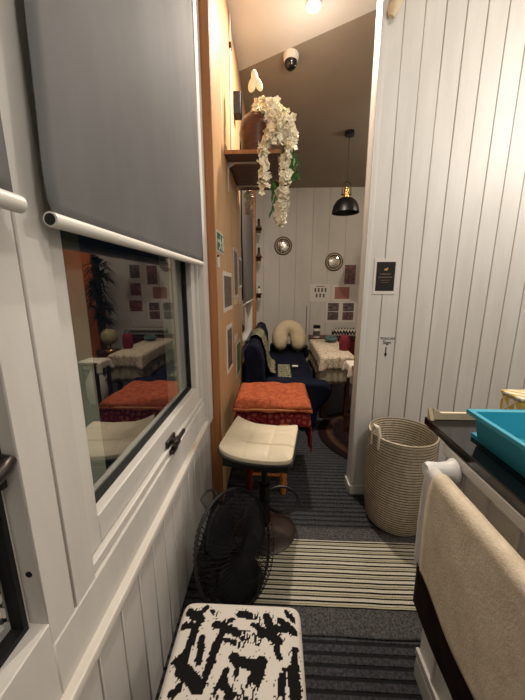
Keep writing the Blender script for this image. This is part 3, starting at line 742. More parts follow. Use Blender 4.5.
# ================================================================ TABLES
t = thing('dining_table', 'dining table under the white lace cloth in back room', 'table', (.64, 3.53, 0))
b = MB(); b.box((.49, 3.035, .655), (.80, 4.04, .682)); b.build('tabletop', 'darkwood', t, bevel=.003)
for x in (.53, .76):
    for yy in (3.08, 3.99):
        b = MB(); b.box((x - .022, yy - .022, .0075), (x + .022, yy + .022, .655)); b.build('leg', 'darkwood', t, bevel=.004)
def drape(name, mat, x0, y0, x1, y1, z, drop, cuts, label, amp=.012, parent=None, th=.003):
    """cloth: top rectangle and four hanging sides with folds"""
    b = MB(); per = []
    N = 30
    for i in range(N): per.append((x0 + (x1 - x0) * i / N, y0, 0, -1))
    for i in range(N): per.append((x1, y0 + (y1 - y0) * i / N, 1, 0))
    for i in range(N): per.append((x1 - (x1 - x0) * i / N, y1, 0, 1))
    for i in range(N): per.append((x0, y1 - (y1 - y0) * i / N, -1, 0))
    top = [b.V((p[0], p[1], z)) for p in per]; b.F(top)
    prev = top
    K = 7
    for k in range(1, K + 1):
        ring = []
        for j, p in enumerate(per):
            c = j % N
            corner = max(0, 1 - min(c, N - c) / 5)
            d = drop * (1 + cuts * corner) * k / K
            o = (.010 + amp * (.5 + .5 * sin(j * 1.05)) * k / K) + .02 * corner * k / K
            nx, ny = p[2], p[3]
            if c == 0:
                pv = per[j - 1]; nx += pv[2]; ny += pv[3]
            ring.append(b.V((p[0] + nx * o, p[1] + ny * o, z - d)))
        for j in range(len(per)): b.F([prev[j], prev[(j + 1) % len(per)], ring[(j + 1) % len(per)], ring[j]])
        prev = ring
    return tag(base(b.build(name, mat, solid=th, angle=60)), label, 'tablecloth')
drape('tablecloth', 'linen', .485, 3.03, .805, 4.045, .6850, .28, .10, 'long sage linen undercloth hanging below the white lace cloth', .016)
drape('tablecloth', 'lace', .477, 3.02, .813, 4.055, .6915, .125, .22, 'white lace tablecloth over the dining table by the sofa', .012)
t = thing('side_table', 'small dark side table at the opening edge near the dining table', 'table', (.74, 2.66, 0))
b = MB(); b.box((.665, 2.52, .70), (.84, 2.80, .722)); b.build('tabletop', 'darkwood', t, bevel=.004)
for x in (.69, .815):
    for yy in (2.55, 2.77):
        b = MB(); b.box((x - .014, yy - .014, .0075), (x + .014, yy + .014, .70)); b.build('leg', 'darkwood', t)
drape('table_runner', 'ropecream', .658, 2.57, .847, 2.74, .7255, .07, .55, 'cream cloth with pointed corner on the small side table', .004)
t = thing('ceramic_jug', 'white ceramic jug on floor under tables, mirrored in window', 'jug', (1.26, 3.45, 0))
b = MB(); b.lathe([(0, .001), (.10, .001), (.13, .12), (.12, .26), (.06, .38), (.055, .46), (.075, .50), (.065, .50), (.045, .45), (0, .45)], (1.26, 3.45, 0), 24); b.build('jug_body', 'ceramic', t)
b = MB(); b.tube([(1.19, 3.45, .46), (1.12, 3.45, .45), (1.10, 3.45, .36), (1.14, 3.45, .28)], .014, 8); b.build('handle', 'ceramic', t)

# low cabinet against the back wall with things on it
t = thing('low_cabinet', 'low dark red wooden cabinet against the back wall', 'cabinet', (1.25, 5.3, 0))
b = MB(); b.box((.62, 5.10, .03), (1.65, 5.48, .50)); b.build('cabinet_body', 'redwood', t, bevel=.004)
b = MB(); b.box((.60, 5.08, .50), (1.67, 5.485, .525)); b.build('cabinet_top', 'redwood', t, bevel=.004)
for k in range(3):
    x = .64 + k * .338
    b = MB(); b.box((x, 5.085, .06), (x + .32, 5.10, .47)); d = b.build('cabinet_door', 'redwood', t, bevel=.004)
    b = MB(); b.ball((x + .29, 5.077, .28), .012, seg=10, rings=6); b.build('knob', 'brass', d)
for x in (.66, 1.61):
    for yy in (5.13, 5.45):
        b = MB(); b.box((x - .02, yy - .02, .001), (x + .02, yy + .02, .03)); b.build('foot', 'redwood', t)
t = thing('glass_jar', 'pale jar with dark lid on the cabinet by the table', 'jar', (.70, 5.2, .526))
b = MB(); b.lathe([(0, 0), (.055, 0), (.06, .02), (.06, .14), (.05, .165), (0, .165)], (.71, 5.2, .526), 20); b.build('jar_body', 'ceramic', t)
b = MB(); b.lathe([(.061, .03), (.0615, .05), (.0615, .10), (.061, .12)], (.71, 5.2, .526), 20); b.build('jar_band', 'notice', t)
b = MB(); b.lathe([(0, .165), (.062, .165), (.062, .205), (.05, .215), (0, .215)], (.71, 5.2, .526), 20); b.build('jar_lid', 'black', t)
m = Mat('zigzag_weave', (20, 20, 20), .9)
tc = m.n('ShaderNodeTexCoord'); sp = m.n('ShaderNodeSeparateXYZ'); m.l(tc.outputs['Object'], sp.inputs[0])
zz_ = m.math('ADD', m.math('MULTIPLY', sp.outputs[2], 11.0), m.math('PINGPONG', m.math('MULTIPLY', sp.outputs[0], 20.0), .5))
m.color(m.ramp(m.math('FRACT', zz_), [(0, (20, 18, 18)), (.55, (190, 182, 168))], 'CONSTANT')); M['zigzag'] = m.m
b = MB(); b.tube([(.98, 5.22, .61), (1.0, 5.22, .61), (1.62, 5.22, .61), (1.64, 5.22, .61)], [.04, .083, .083, .04], 16)
tag(base(b.build('bolster_cushion', 'zigzag')), 'black and white zigzag bolster lying along the low cabinet', 'cushion')
t = thing('red_bag', 'crimson cloth bag standing on the lace table at its right edge', 'bag', (.772, 3.36, .694))
b = MB(); b.lathe([(0, .0), (.05, .0), (.058, .04), (.055, .12), (.042, .16), (.03, .17), (0, .165)], (.772, 3.36, .695), 20); b.build('bag_body', 'red', t)
b = MB(); b.tube([(.747, 3.36, .86), (.747, 3.36, .89), (.772, 3.36, .905), (.797, 3.36, .89), (.797, 3.36, .86)], .005, 8); b.build('bag_handle', 'black', t)
t = thing('teal_bag', 'grey teal bag lying on the far end of lace table', 'bag', (.72, 3.85, .694))
b = MB(); b.ball((.715, 3.86, .735), .085, (1.0, 1.0, .48), 18, 12); b.build('bag_body', 'tealcloth', t)
b = MB(); b.tube([(.68, 3.80, .76), (.69, 3.78, .785), (.74, 3.78, .785), (.75, 3.80, .76)], .006, 8); b.build('bag_strap', 'tealcloth', t)

# globe on a small stand, plant (both mirrored in the window)
t = thing('desk_globe', 'desk globe on a dark stand, mirrored in the window', 'globe', (1.52, 4.3, 0))
b = MB(); b.lathe([(0, .001), (.16, .001), (.16, .03), (.03, .05), (.03, .40), (.15, .43), (.15, .46), (0, .46)], (1.52, 4.3, 0), 24); b.build('stand', 'darkwood', t)
b = MB(); b.lathe([(0, .461), (.07, .461), (.06, .48), (.012, .49), (.012, .545), (0, .545)], (1.52, 4.3, 0), 20); b.build('globe_foot', 'brass', t)
b = MB(); b.ball((1.52, 4.3, .665), .118, seg=28, rings=18); b.build('globe_ball', 'globe', t)
b = MB(); b.tube([(1.52 + .128 * cos(a), 4.3, .665 + .128 * sin(a)) for a in [R(-90 + 12 * k) for k in range(16)]], .006, 6); b.build('meridian', 'brass', t)
t = thing('house_plant', 'tall dark leafy house plant, mirrored in the window', 'plant', (2.0, 5.0, 0))
b = MB(); b.lathe([(0, .001), (.14, .001), (.18, .30), (.165, .30), (.15, .27), (0, .27)], (2.02, 5.05, 0), 24); b.build('pot', 'darkwood', t)
b = MB(); b.tube([(2.02, 5.05, .27), (2.0, 5.05, .9), (2.02, 5.05, 1.75)], .018, 8); b.tube([(2.03, 5.05, .27), (2.08, 5.03, .8), (2.06, 5.0, 1.3)], .014, 8); b.build('trunk', 'darkwood', t)
b = MB()
for c in ((2.02, 5.05, 1.72), (2.06, 5.0, 1.35), (1.99, 5.05, 1.05), (2.05, 5.05, .8), (1.99, 5.04, 1.52), (2.08, 5.03, 1.18)):
    for k in range(60):
        a = rnd.uniform(0, 2 * pi); el = rnd.uniform(-.4, 1.2); L = rnd.uniform(.20, .34)
        d = Vector((cos(a) * cos(el), sin(a) * cos(el), sin(el))); sd = d.cross(Vector((0, 0, 1))).normalized() * .022
        c0 = Vector(c); p1 = c0 + d * L * .55; p2 = c0 + d * L + Vector((0, 0, -.10))
        v = [b.V(c0), b.V(p1 + sd), b.V(p2), b.V(p1 - sd)]; b.F(v)
o = b.build('leaves', 'darkleaf', t); o['kind'] = 'stuff'

# round rug
b = MB(); b.lathe([(0, .006), (.56, .006), (.59, .0062), (.61, .004), (.61, .001), (0, .001)], (1.03, 2.70, 0), 56)
m = Mat('round_rug_pattern', (60, 36, 34), .95, 0, .1)
tc = m.n('ShaderNodeTexCoord'); ln = m.n('ShaderNodeVectorMath', operation='LENGTH'); m.l(tc.outputs['Object'], ln.inputs[0])
f = m.noise(m.coord(), 18, 5, .7)
rr_ = m.math('ADD', ln.outputs['Value'], m.math('MULTIPLY', m.math('SUBTRACT', f, .5), .05))
c = m.ramp(rr_, [(.0, (70, 40, 38)), (.3, (44, 28, 28)), (.45, (34, 24, 24)), (.51, (88, 66, 54)), (.535, (36, 24, 24)), (.6, (28, 20, 20))])
m.color(m.mix(.6, c, m.ramp(f, [(.35, (60, 60, 60)), (.65, (255, 240, 230))]), 'MULTIPLY')); M['roundrug'] = m.m
tag(base(b.build('round_rug', 'roundrug')), 'round dark patterned rug on carpet behind the partition edge', 'rug')

# ================================================================ STOOL WITH ORANGE TOWEL
t = thing('wooden_stool', 'low wooden stool with turned legs under orange towel', 'stool', (-0.04, 2.05, 0))
b = MB(); b.box((-0.225, 1.88, .515), (.165, 2.29, .550)); b.build('seat', 'orangewood', t, bevel=.008)
for x, yy, mm in ((-.17, 1.835, 'redwood'), (.062, 1.835, 'orangewood'), (-.17, 2.20, 'redwood'), (.062, 2.20, 'orangewood')):
    b = MB(); b.lathe([(0, .001), (.018, .001), (.02, .03), (.030, .07), (.02, .11), (.028, .18), (.032, .26), (.024, .31), (.034, .36), (.038, .43), (.03, .515), (0, .515)], (x, yy, 0), 16); b.build('leg', mm, t)
for yy in (1.835, 2.20):
    b = MB(); b.cyl((-.17, yy, .14), (.062, yy, .14), .011, 10); b.build('stretcher', 'orangewood', t)
def softcloth(name, mat, label, cat, x0, y0, x1, y1, zt, dl, dr, df, db, amp, th, seed, rnd_=.03, parent=None):
    """a soft pad with hanging sides; d* = drops left/right/front/back"""
    b = MB(); N = 36
    def S(u, a, c, da, dc):
        # arc-length param across: hang, top, hang
        L = da + (c - a) + dc; s = u * L
        if s < da: return a - .012 * (1 - s / da if da else 0), -(da - s)
        if s > da + c - a: q = s - da - (c - a); return c + .016 * (q / dc if dc else 0), -q
        return a + s - da, 0.0
    def fn(u, v):
        x, zx = S(u, x0, x1, dl, dr); y, zy = S(v, y0, y1, df, db)
        z = zt + min(zx, 0) + min(zy, 0)
        if zx < 0 and zy < 0: z = zt + min(zx, zy) * 1.05
        r = amp * sin(x * 21 + seed) * cos(y * 17 + seed * 2) + amp * .6 * sin(x * 43 + y * 31)
        hx = amp * 1.2 * sin(y * 38 + seed) * (min(1, -zx / .08)); hy = amp * 1.2 * sin(x * 36 + seed) * (min(1, -zy / .08))
        edge = min(x - x0, x1 - x, y - y0, y1 - y)
        rd = 0
        if edge < rnd_ and zx == 0 and zy == 0: rd = rnd_ * .6 * (1 - math.sqrt(max(0, 1 - (1 - max(edge, 0) / rnd_) ** 2)))
        return (x + (hx if x > (x0 + x1) / 2 else -hx), y - (hy if y < (y0 + y1) / 2 else -hy), z + r - rd - (rnd_ * .6 if (zx < 0 or zy < 0) else 0))
    b.grid(fn, N, N)
    return b.build(name, mat, parent, solid=th, angle=70)
o = softcloth('patterned_throw', 'maroon', '', '', -0.255, 1.850, .225, 2.33, .598, .06, .25, .085, .05, .005, .012, 1.0)
tag(base(o), 'maroon patterned throw hanging off the stool under orange towel', 'throw')
t = thing('folded_towel', 'folded rust orange towel on top of the maroon throw', 'towel', (-0.02, 2.05, .61))
o = softcloth('lower_ply', 'orange', '', '', -0.262, 1.838, .225, 2.29, .624, .010, .012, .012, .01, .004, .014, 2.0, .02, t)
o = softcloth('upper_ply', 'orange', '', '', -0.258, 1.844, .218, 2.30, .645, .010, .010, .010, .01, .005, .016, 2.6, .025, t)
b = MB(); b.tube([(-.268, 1.836, .615), (-.12, 1.830, .617), (.05, 1.830, .615), (.228, 1.834, .609)], .006, 8); b.tube([(.232, 1.838, .609), (.235, 2.05, .613), (.232, 2.28, .615)], .006, 8); b.build('pale_hem', 'orangehem', t)

# ================================================================ BAR STOOL
BX, BY = -0.055, 1.505
t = thing('bar_stool', 'bar stool with tufted cream seat on a dark round base', 'stool', (BX, BY, 0))
SXF = Matrix.Translation(Vector((-0.070, 1.462, 0))) @ Matrix.Rotation(R(-9), 4, 'Z')
def seatz(u, v):
    # u across (left-right), v depth; the two sides curl up
    q = abs(u) ** 2.6
    return .585 + (.045 if u < 0 else .020) * q - .010 * (1 - v) * .5
def seatpt(u, v, dz, grow=0.0):
    r = (abs(u) ** 12 + abs(v) ** 12) ** (1 / 12) if (u or v) else 0
    k = 1.0
    m_ = max(abs(u), abs(v))
    if r > 1e-6: k = m_ / r if r > m_ else 1
    k = k ** .8
    return (u * k * (.180 + grow), v * k * (.178 + grow), seatz(u, v) + dz)
b = MB(); b.xf = SXF; N = 44
def top(u, v):
    U, V = u * 2 - 1, v * 2 - 1
    m_ = max(abs(U), abs(V)); e = .022 * (1 - m_ ** 6)
    for g in (-.34, .34): e -= .009 * math.exp(-((U - g) / .02) ** 2)
    for g in (-.36, .30): e -= .009 * math.exp(-((V - g) / .02) ** 2)
    return seatpt(U, V, .010 + e)
b.grid(top, N, N); 
def rim_(u, v):
    a = u * 4; k = int(a) % 4; f = (a - int(a)) * 2 - 1
    U, V = ((f, -1), (1, f), (-f, 1), (-1, -f))[k]
    return seatpt(U, V, .010 - .024 * v, .0015 * sin(pi * v))
b.grid(rim_, 80, 3, True); b.build('seat_cushion', 'leather', t)
b = MB(); b.xf = SXF; P = []
for i in range(80):
    a = i / 20; k = int(a) % 4; f = (a - int(a)) * 2 - 1
    U, V = ((f, -1), (1, f), (-f, 1), (-1, -f))[k]; P.append(seatpt(U, V, -.014, .004))
b.tube(P, .0065, 8, True); b.build('black_piping', 'black', t)
b = MB(); b.xf = SXF
def under(u, v):
    U, V = u * 2 - 1, v * 2 - 1
    return seatpt(U * .98, V * .98, -.016)
b.grid(under, 20, 20); b.box((-.165, -.162, .520), (.165, .162, .572)); b.build('seat_underside', 'black', t, bevel=.006)
b = MB(); b.cyl((BX, BY, .30), (BX, BY, .507), .019, 18); b.lathe([(.03, .30), (.032, .302), (.032, .05), (.0, .05)], (BX, BY, 0), 20); b.build('pole', 'blackmetal', t)
b = MB(); b.lathe([(0, .050), (.04, .048), (.055, .036), (.12, .022), (.175, .012), (.182, .006), (.180, .001), (0, .001)], (BX, BY, 0), 44); b.build('base_disc', 'brownmetal', t)
b = MB(); P = [(BX + .03, BY - .02, .20)] + [(BX + .10 + .095 * cos(a), BY + .02 + .11 * sin(a), .19) for a in [R(-150 + 300 * k / 20) for k in range(21)]] + [(BX + .02, BY + .02, .20)]
b.tube(P, .008, 10); b.build('footrest', 'blackmetal', t)
b = MB(); b.tube([(BX + .01, BY - .02, .498), (BX + .10, BY - .10, .485), (BX + .15, BY - .14, .482)], .005, 8); b.build('lift_lever', 'blackmetal', t)

# ================================================================ FAN
FC = Vector((-0.160, 1.10, .285)); nf = Vector((.80, -.45, .42)).normalized()
FXF = Matrix.Translation(FC) @ nf.to_track_quat('Z', 'Y').to_matrix().to_4x4()
t = thing('desk_fan', 'black wire cage fan on floor between ottoman and bar stool', 'fan', (FC.x, FC.y, 0))
RF = .228
def dome(sgn, depth, n, part):
    b = MB(); b.xf = FXF
    prof = [(.045, depth), (.10, depth * .97), (.17, depth * .80), (.21, depth * .5), (RF - .002, depth * .12), (RF, 0)]
    for k in range(n):
        a = 2 * pi * k / n; b.tube([(r * cos(a + .25 * (1 - i / 5)), r * sin(a + .25 * (1 - i / 5)), sgn * z) for i, (r, z) in enumerate(prof)], .0014, 4, caps=False)
    for r, z in ((.045, depth), (.12, depth * .93), (.20, depth * .58)):
        b.tube([(r * cos(2 * pi * q / 40), r * sin(2 * pi * q / 40), sgn * z) for q in range(40)], .0016, 4, True)
    b.lathe([(0, sgn * depth), (.045, sgn * depth), (.045, sgn * (depth - .004)), (0, sgn * (depth - .004))], (0, 0, 0), 24)
    return b.build(part, 'fanblack', t)
dome(1, .085, 64, 'front_grille'); dome(-1, .075, 64, 'rear_grille')
b = MB(); b.xf = FXF; b.tube([(RF * cos(2 * pi * q / 48), RF * sin(2 * pi * q / 48), 0) for q in range(48)], .006, 8, True); b.build('cage_ring', 'black', t)
b = MB(); b.xf = FXF; b.lathe([(0, -.165), (.04, -.163), (.058, -.145), (.062, -.085), (.05, -.072), (0, -.072)], (0, 0, 0), 28); b.build('motor_housing', 'fanblack', t)
for k in range(3):
    b = MB(); b.xf = FXF @ Matrix.Rotation(2 * pi * k / 3, 4, 'Z')
    def fb(u, v):
        r = .03 + .17 * v; a = (u - .5) * 1.35 * (.55 + .75 * sin(pi * min(1, v * .85 + .1)))
        return (r * cos(a), r * sin(a), .03 * (u - .5) + .012)
    b.grid(fb, 10, 10); b.build('blade', 'fanblack', t, solid=.002)
b = MB(); b.xf = FXF; b.lathe([(0, .045), (.025, .04), (.034, .015), (.034, -.02), (0, -.02)], (0, 0, 0), 20); b.build('hub', 'fanblack', t)
bx, by = FC.x - nf.x * .10, FC.y - nf.y * .10
b = MB(); b.tube([(bx, by, .03), (bx, by, .16), (bx, by, .235)], [.03, .022, .02], 14); b.build('neck', 'black', t)
b = MB(); b.lathe([(0, .038), (.05, .034), (.13, .022), (.142, .010), (.142, .001), (0, .001)], (bx + .05, by + .05, 0), 36); b.build('base_disc', 'black', t)
b = MB(); b.tube([FXF @ Vector(p) for p in ((.05, .18, -.06), (.05, .235, -.08), (.01, .25, -.08), (-.03, .235, -.08), (-.03, .18, -.06))], .006, 8)
b.build('carry_handle', 'black', t)

# ================================================================ OTTOMAN
t = thing('ottoman', 'square ottoman covered in white fabric with black brush strokes', 'ottoman', (-0.10, .57, 0))
strokes = []
def CR(x, y):   # strokes were read off the top in a 3.18x view: turn into plan coordinates
    return (x, y)
SEG = [((-.142,.689),(-.170,.572),.022),((-.165,.692),(-.043,.654),.024),((-.255,.725),(-.215,.705),.026),((-.10,.727),(-.045,.720),.022),
       ((-.02,.725),(.0,.665),.026),((.0,.690),(.055,.690),.018),((-.035,.672),(.02,.660),.020),((.01,.640),(.03,.600),.016),
       ((-.105,.612),(-.03,.590),.026),((-.03,.600),(-.060,.535),.034),((-.225,.690),(-.240,.58),.022),((-.26,.69),(-.215,.690),.018),
       ((-.235,.585),(-.185,.55),.036),((-.12,.58),(-.14,.53),.016),((.06,.645),(.062,.52),.018),((.025,.58),(.02,.52),.020),
       ((-.245,.615),(-.262,.60),.014),((-.09,.60),(-.095,.555),.014),((-.24,.50),(-.12,.47),.03),((-.08,.49),(.04,.44),.03),((-.2,.44),(-.16,.40),.03),
       ((-.12,.71),(-.145,.70),.012),((-.20,.655),(-.195,.60),.018),((-.14,.655),(-.085,.64),.014),((.02,.715),(.062,.685),.020),((-.12,.555),(-.075,.515),.020),((.045,.60),(.05,.545),.016),((-.205,.745),(-.245,.70),.016),((-.06,.70),(-.02,.68),.014),((-.23,.55),(-.26,.52),.02),((.04,.74),(.06,.72),.014),((-.19,.735),(-.17,.72),.014)]
from mathutils import noise as MN
def segd(p, a, b_):
    ax, ay = a; bx, by = b_; dx, dy = bx - ax, by - ay; L2 = dx * dx + dy * dy
    q = max(0, min(1, ((p[0] - ax) * dx + (p[1] - ay) * dy) / L2)); return math.hypot(p[0] - ax - q * dx, p[1] - ay - q * dy), q
def paint(px, py):
    n1 = MN.noise(Vector((px * 28, py * 28, 0))); n2 = MN.noise(Vector((px * 110, py * 110, 3)))
    for i, (a, b_, wd) in enumerate(SEG):
        d, q = segd((px, py), a, b_)
        ww = wd * .5 * (1 + .35 * n1) + .004 * n2
        if d < ww:
            if q > .62 and i % 2 == 1 and MN.noise(Vector((px * 240, py * 60, i))) > -.02: continue
            return 0.0
        if d < ww * 1.7 and MN.noise(Vector((px * 190, py * 170, i * 3.1))) > .38: return 0.15
    return 1.0
OX, OY, HX, HY, ZT = -0.098, .575, .183, .193, .42
b = MB(); NU = 320
def top2(u, v):
    U, V = u * 2 - 1, v * 2 - 1
    # square -> rounded block: parameter beyond .82 goes down the side
    m_ = max(abs(U), abs(V)); lim = .62
    rc = .024
    s = m_ * (HX + .40)       # arclength-like from the centre
    if m_ < 1e-6: return (OX, OY, ZT + .012)
    ru, rv = U / m_, V / m_
    # rounded corner in plan
    cr = (abs(ru) ** 14 + abs(rv) ** 14) ** (1 / 14)
    flat_ = HX - rc
    if s <= flat_: h = s; z = ZT + .012 * (1 - (s / flat_) ** 2)
    elif s <= flat_ + rc * pi / 2: a = (s - flat_) / rc; h = flat_ + rc * sin(a); z = ZT - rc * (1 - cos(a))
    else: h = HX; z = ZT - rc - (s - flat_ - rc * pi / 2)
    k = h / HX
    return (OX + ru * k * HX / cr, OY + rv * k * HY / cr, max(z, .035))
b.grid(top2, NU, NU)
o = None
bmesh.ops.recalc_face_normals(b.b, faces=b.b.faces[:])
o = b.build('fabric_cover', 'white', t, angle=70)
att = o.data.color_attributes.new('brush', 'FLOAT_COLOR', 'POINT')
off = OFF[t.name]
for i, v in enumerate(o.data.vertices):
    x, y, z = v.co + off
    d = max(0, ZT - .03 - z)
    if z < ZT - .03:
        if abs(x - OX) / HX > abs(y - OY) / HY: x += math.copysign(d, x - OX)
        else: y += math.copysign(d, y - OY)
        xx = OX + (x - OX + .6) % .34 - .17; yy = .60 + (y - .6 + .6) % .24 - .12
        p = paint(xx, yy)
    else: p = paint(x, y)
    att.data[i].color = (p, p, p, 1)
m = Mat('brush_stroke_fabric', (210, 204, 196), .9, 0, .15)
at_ = m.n('ShaderNodeAttribute'); at_.attribute_name = 'brush'
m.color(m.ramp(at_.outputs['Color'], [(.3, (20, 18, 18)), (.75, (206, 200, 192))])).bump(m.noise(m.coord(), 500, 2), .15, .002)
M['brush'] = m.m; o.data.materials[0] = m.m
for x in (-1, 1):
    for yy in (-1, 1):
        b = MB(); b.cyl((OX + x * .14, OY + yy * .145, .001), (OX + x * .14, OY + yy * .145, .05), .018, 12); b.build('foot', 'black', t)

# ================================================================ STRIPED RUG
t = thing('striped_rug', 'cream and black striped rug with charcoal borders across the corridor', 'rug', (.26, 1.25, 0))
RX0, RX1 = -0.30, .86
b = MB(); b.grid(lambda u, v: (RX0 + (RX1 - RX0) * u, 1.078 + .366 * v, .0050 + .0006 * sin(u * 14 + v * 3)), 30, 40)
b.build('striped_field', 'rug', t, solid=.004)
b = MB(); b.grid(lambda u, v: (RX0 + (RX1 - RX0) * u, .968 + .111 * v + .002 * sin(u * 17) * (1 - v), .0055 + .001 * sin(u * 9) * (1 - v)), 30, 10); b.build('charcoal_border', 'rugedge', t, solid=.004)
b = MB(); b.grid(lambda u, v: (RX0 + (RX1 - RX0) * u, 1.443 + .09 * v, .0050), 30, 6); b.build('charcoal_border', 'rugedge', t, solid=.004)

# ================================================================ BASKET
t = thing('rope_basket', 'tall coiled rope laundry basket against the white partition wall', 'basket', (.752, 1.635, 0))
BCX, BCY = .742, 1.645
b = MB(); prof = [(0, .004), (.157, .004)]
H0 = 35; pit = .0162
outer = []
for k in range(H0):
    z0 = .0162 * k; f = k / H0
    rad = .164 + .022 * min(1, f * 3) ** .6 + .004 * sin(f * 3)
    for q in range(4):
        a = q / 4
        outer.append((rad + .0035 * sin(pi * a) - .0018, z0 + pit * a + .001))
prof += outer; ztop = outer[-1][1]
prof += [(.185, ztop + .005), (.178, ztop + .005), (.174, ztop - .01)]
inner = []
for k in range(H0 - 1, 0, -1):
    f = k / H0; rad = .152 + .022 * min(1, f * 3) ** .6 + .004 * sin(f * 3)
    inner += [(rad, .0162 * k + .0121), (rad - .003, .0162 * k + .004)]
prof += inner + [(.15, .02), (0, .02)]
b.lathe(prof, (BCX, BCY, .004), 64); b.build('basket_body', 'rope', t)
for x, yy in ((BCX - .172, BCY - .06),):
    b = MB()
    dx, dy = -(yy - BCY), (x - BCX); L = math.hypot(dx, dy); dx /= L; dy /= L
    P = [(x - dx * .03, yy - dy * .03, ztop - .06), (x - dx * .03, yy - dy * .03, ztop + .02), (x - dx * .015, yy - dy * .015, ztop + .06), (x + dx * .015, yy + dy * .015, ztop + .06), (x + dx * .03, yy + dy * .03, ztop + .02), (x + dx * .03, yy + dy * .03, ztop - .06)]
    b.tube(P, .010, 8); b.build('rope_handle', 'ropecream', t)

# ================================================================ CABINET, WORKTOP
t = thing('base_cabinet', 'white panelled kitchen cabinet with pale vertical battens under the black worktop', 'cabinet', (.8, .0, 0))
XC = .532
b = MB(); b.box((XC, -1.0, .085), (1.12, .868, .925)); b.build('carcass', 'cabinetwhite', t, bevel=.002)
b = MB(); b.box((XC - .012, -1.0, .895), (XC - .0005, .872, .927)); b.box((XC - .012, -1.0, .085), (XC - .0005, .872, .115)); b.build('frame_rail', 'framewhite', t, bevel=.002)
k = 0; y = .774
while y > -.9:
    b = MB(); b.box((XC - .007, y - .0035, .116), (XC - .0005, y + .0035, .894)); b.build('batten', 'framewhite', t); y -= .1
b = MB(); b.box((.548, -1.0, .001), (1.1, .855, .084)); b.build('plinth', 'plinth', t)
b = MB(); b.box((.520, -1.0, .001), (.530, .864, .080)); b.build('plinth_strip', 'framewhite', t, bevel=.002)
b = MB(); b.box((.520, -1.0, .930), (1.20, 1.0, .957)); tag(base(b.build('worktop', 'granite', bevel=.003)), 'glossy black kitchen worktop on the right under the teal drainer', 'worktop')
b = MB(); b.prism([(.522, .962, .9585), (.522, .985, .9585), (.520, .985, .992), (.516, .975, 1.0)], (.012, 0, 0)); b.prism([(.535, .972, .9585), (.56, .972, .9585), (.56, .972, .982), (.535, .972, .997)], (0, .012, 0)); b.box((.56, .972, .9585), (1.18, .984, .982))
tag(base(b.build('worktop_edging', 'card')), 'beige edging strip with lifted tip at the far end of worktop', 'edging')
# dish drainer
t = thing('dish_drainer', 'teal plastic dish drainer basin with lip tray on the black worktop', 'drainer', (.80, .5, .9585))
def basin(b, x0, y0, x1, y1, z0, x2, y2, x3, y3, z1, th, lip):
    lo = [(x0, y0, z0), (x1, y0, z0), (x1, y1, z0), (x0, y1, z0)]; hi = [(x2, y2, z1), (x3, y2, z1), (x3, y3, z1), (x2, y3, z1)]
    L = [b.V(p) for p in lo]; Hh = [b.V(p) for p in hi]
    ol = [b.V((p[0] + sx * lip, p[1] + sy * lip, z1 + .002)) for p, (sx, sy) in zip(hi, ((-1, -1), (1, -1), (1, 1), (-1, 1)))]
    dl = [b.V((p[0] + sx * lip, p[1] + sy * lip, z1 - .010)) for p, (sx, sy) in zip(hi, ((-1, -1), (1, -1), (1, 1), (-1, 1)))]
    b.F(L)
    for i in range(4):
        j = (i + 1) % 4
        b.F([L[i], L[j], Hh[j], Hh[i]]); b.F([Hh[i], Hh[j], ol[j], ol[i]]); b.F([ol[i], ol[j], dl[j], dl[i]])
b = MB(); basin(b, .586, .11, 1.04, .826, .972, .572, .09, 1.06, .832, 1.048, 0, .014); b.build('basin', 'teal', t, solid=.003, bevel=.004)
b = MB(); basin(b, .61, .10, 1.03, .835, .9615, .600, .09, 1.04, .848, .968, 0, .010); b.build('drip_tray', 'teal', t, solid=.003, bevel=.002)
b = MB(); b.box((.70, .55, .976), (.82, .553, 1.03)); b.box((.70, .45, .976), (.703, .55, 1.03)); b.build('cutlery_divider', 'teal', t)
# patterned tin
m = Mat('triangle_print', (200, 170, 80), .5)
tc = m.n('ShaderNodeTexCoord'); sp = m.n('ShaderNodeSeparateXYZ'); m.l(tc.outputs['Object'], sp.inputs[0])
xy = m.math('ADD', sp.outputs[0], sp.outputs[1])
a_ = m.math('FRACT', m.math('MULTIPLY', m.math('ADD', xy, sp.outputs[2]), 22)); b_ = m.math('FRACT', m.math('MULTIPLY', m.math('SUBTRACT', xy, sp.outputs[2]), 22))
m.color(m.ramp(m.math('GREATER_THAN', m.math('ADD', a_, b_), 1.0), [(0, (222, 216, 200)), (.5, (196, 164, 78))], 'CONSTANT')); M['tri'] = m.m
t = thing('storage_tin', 'tin with yellow and white triangle print behind the teal drainer', 'tin', (.85, .925, .9585))
b = MB(); b.box((.735, .880, .9585), (.97, .965, 1.060)); b.build('tin_body', 'tri', t, bevel=.006)
b = MB(); b.box((.733, .878, 1.0605), (.972, .967, 1.072)); b.build('tin_lid', 'tri', t, bevel=.004)

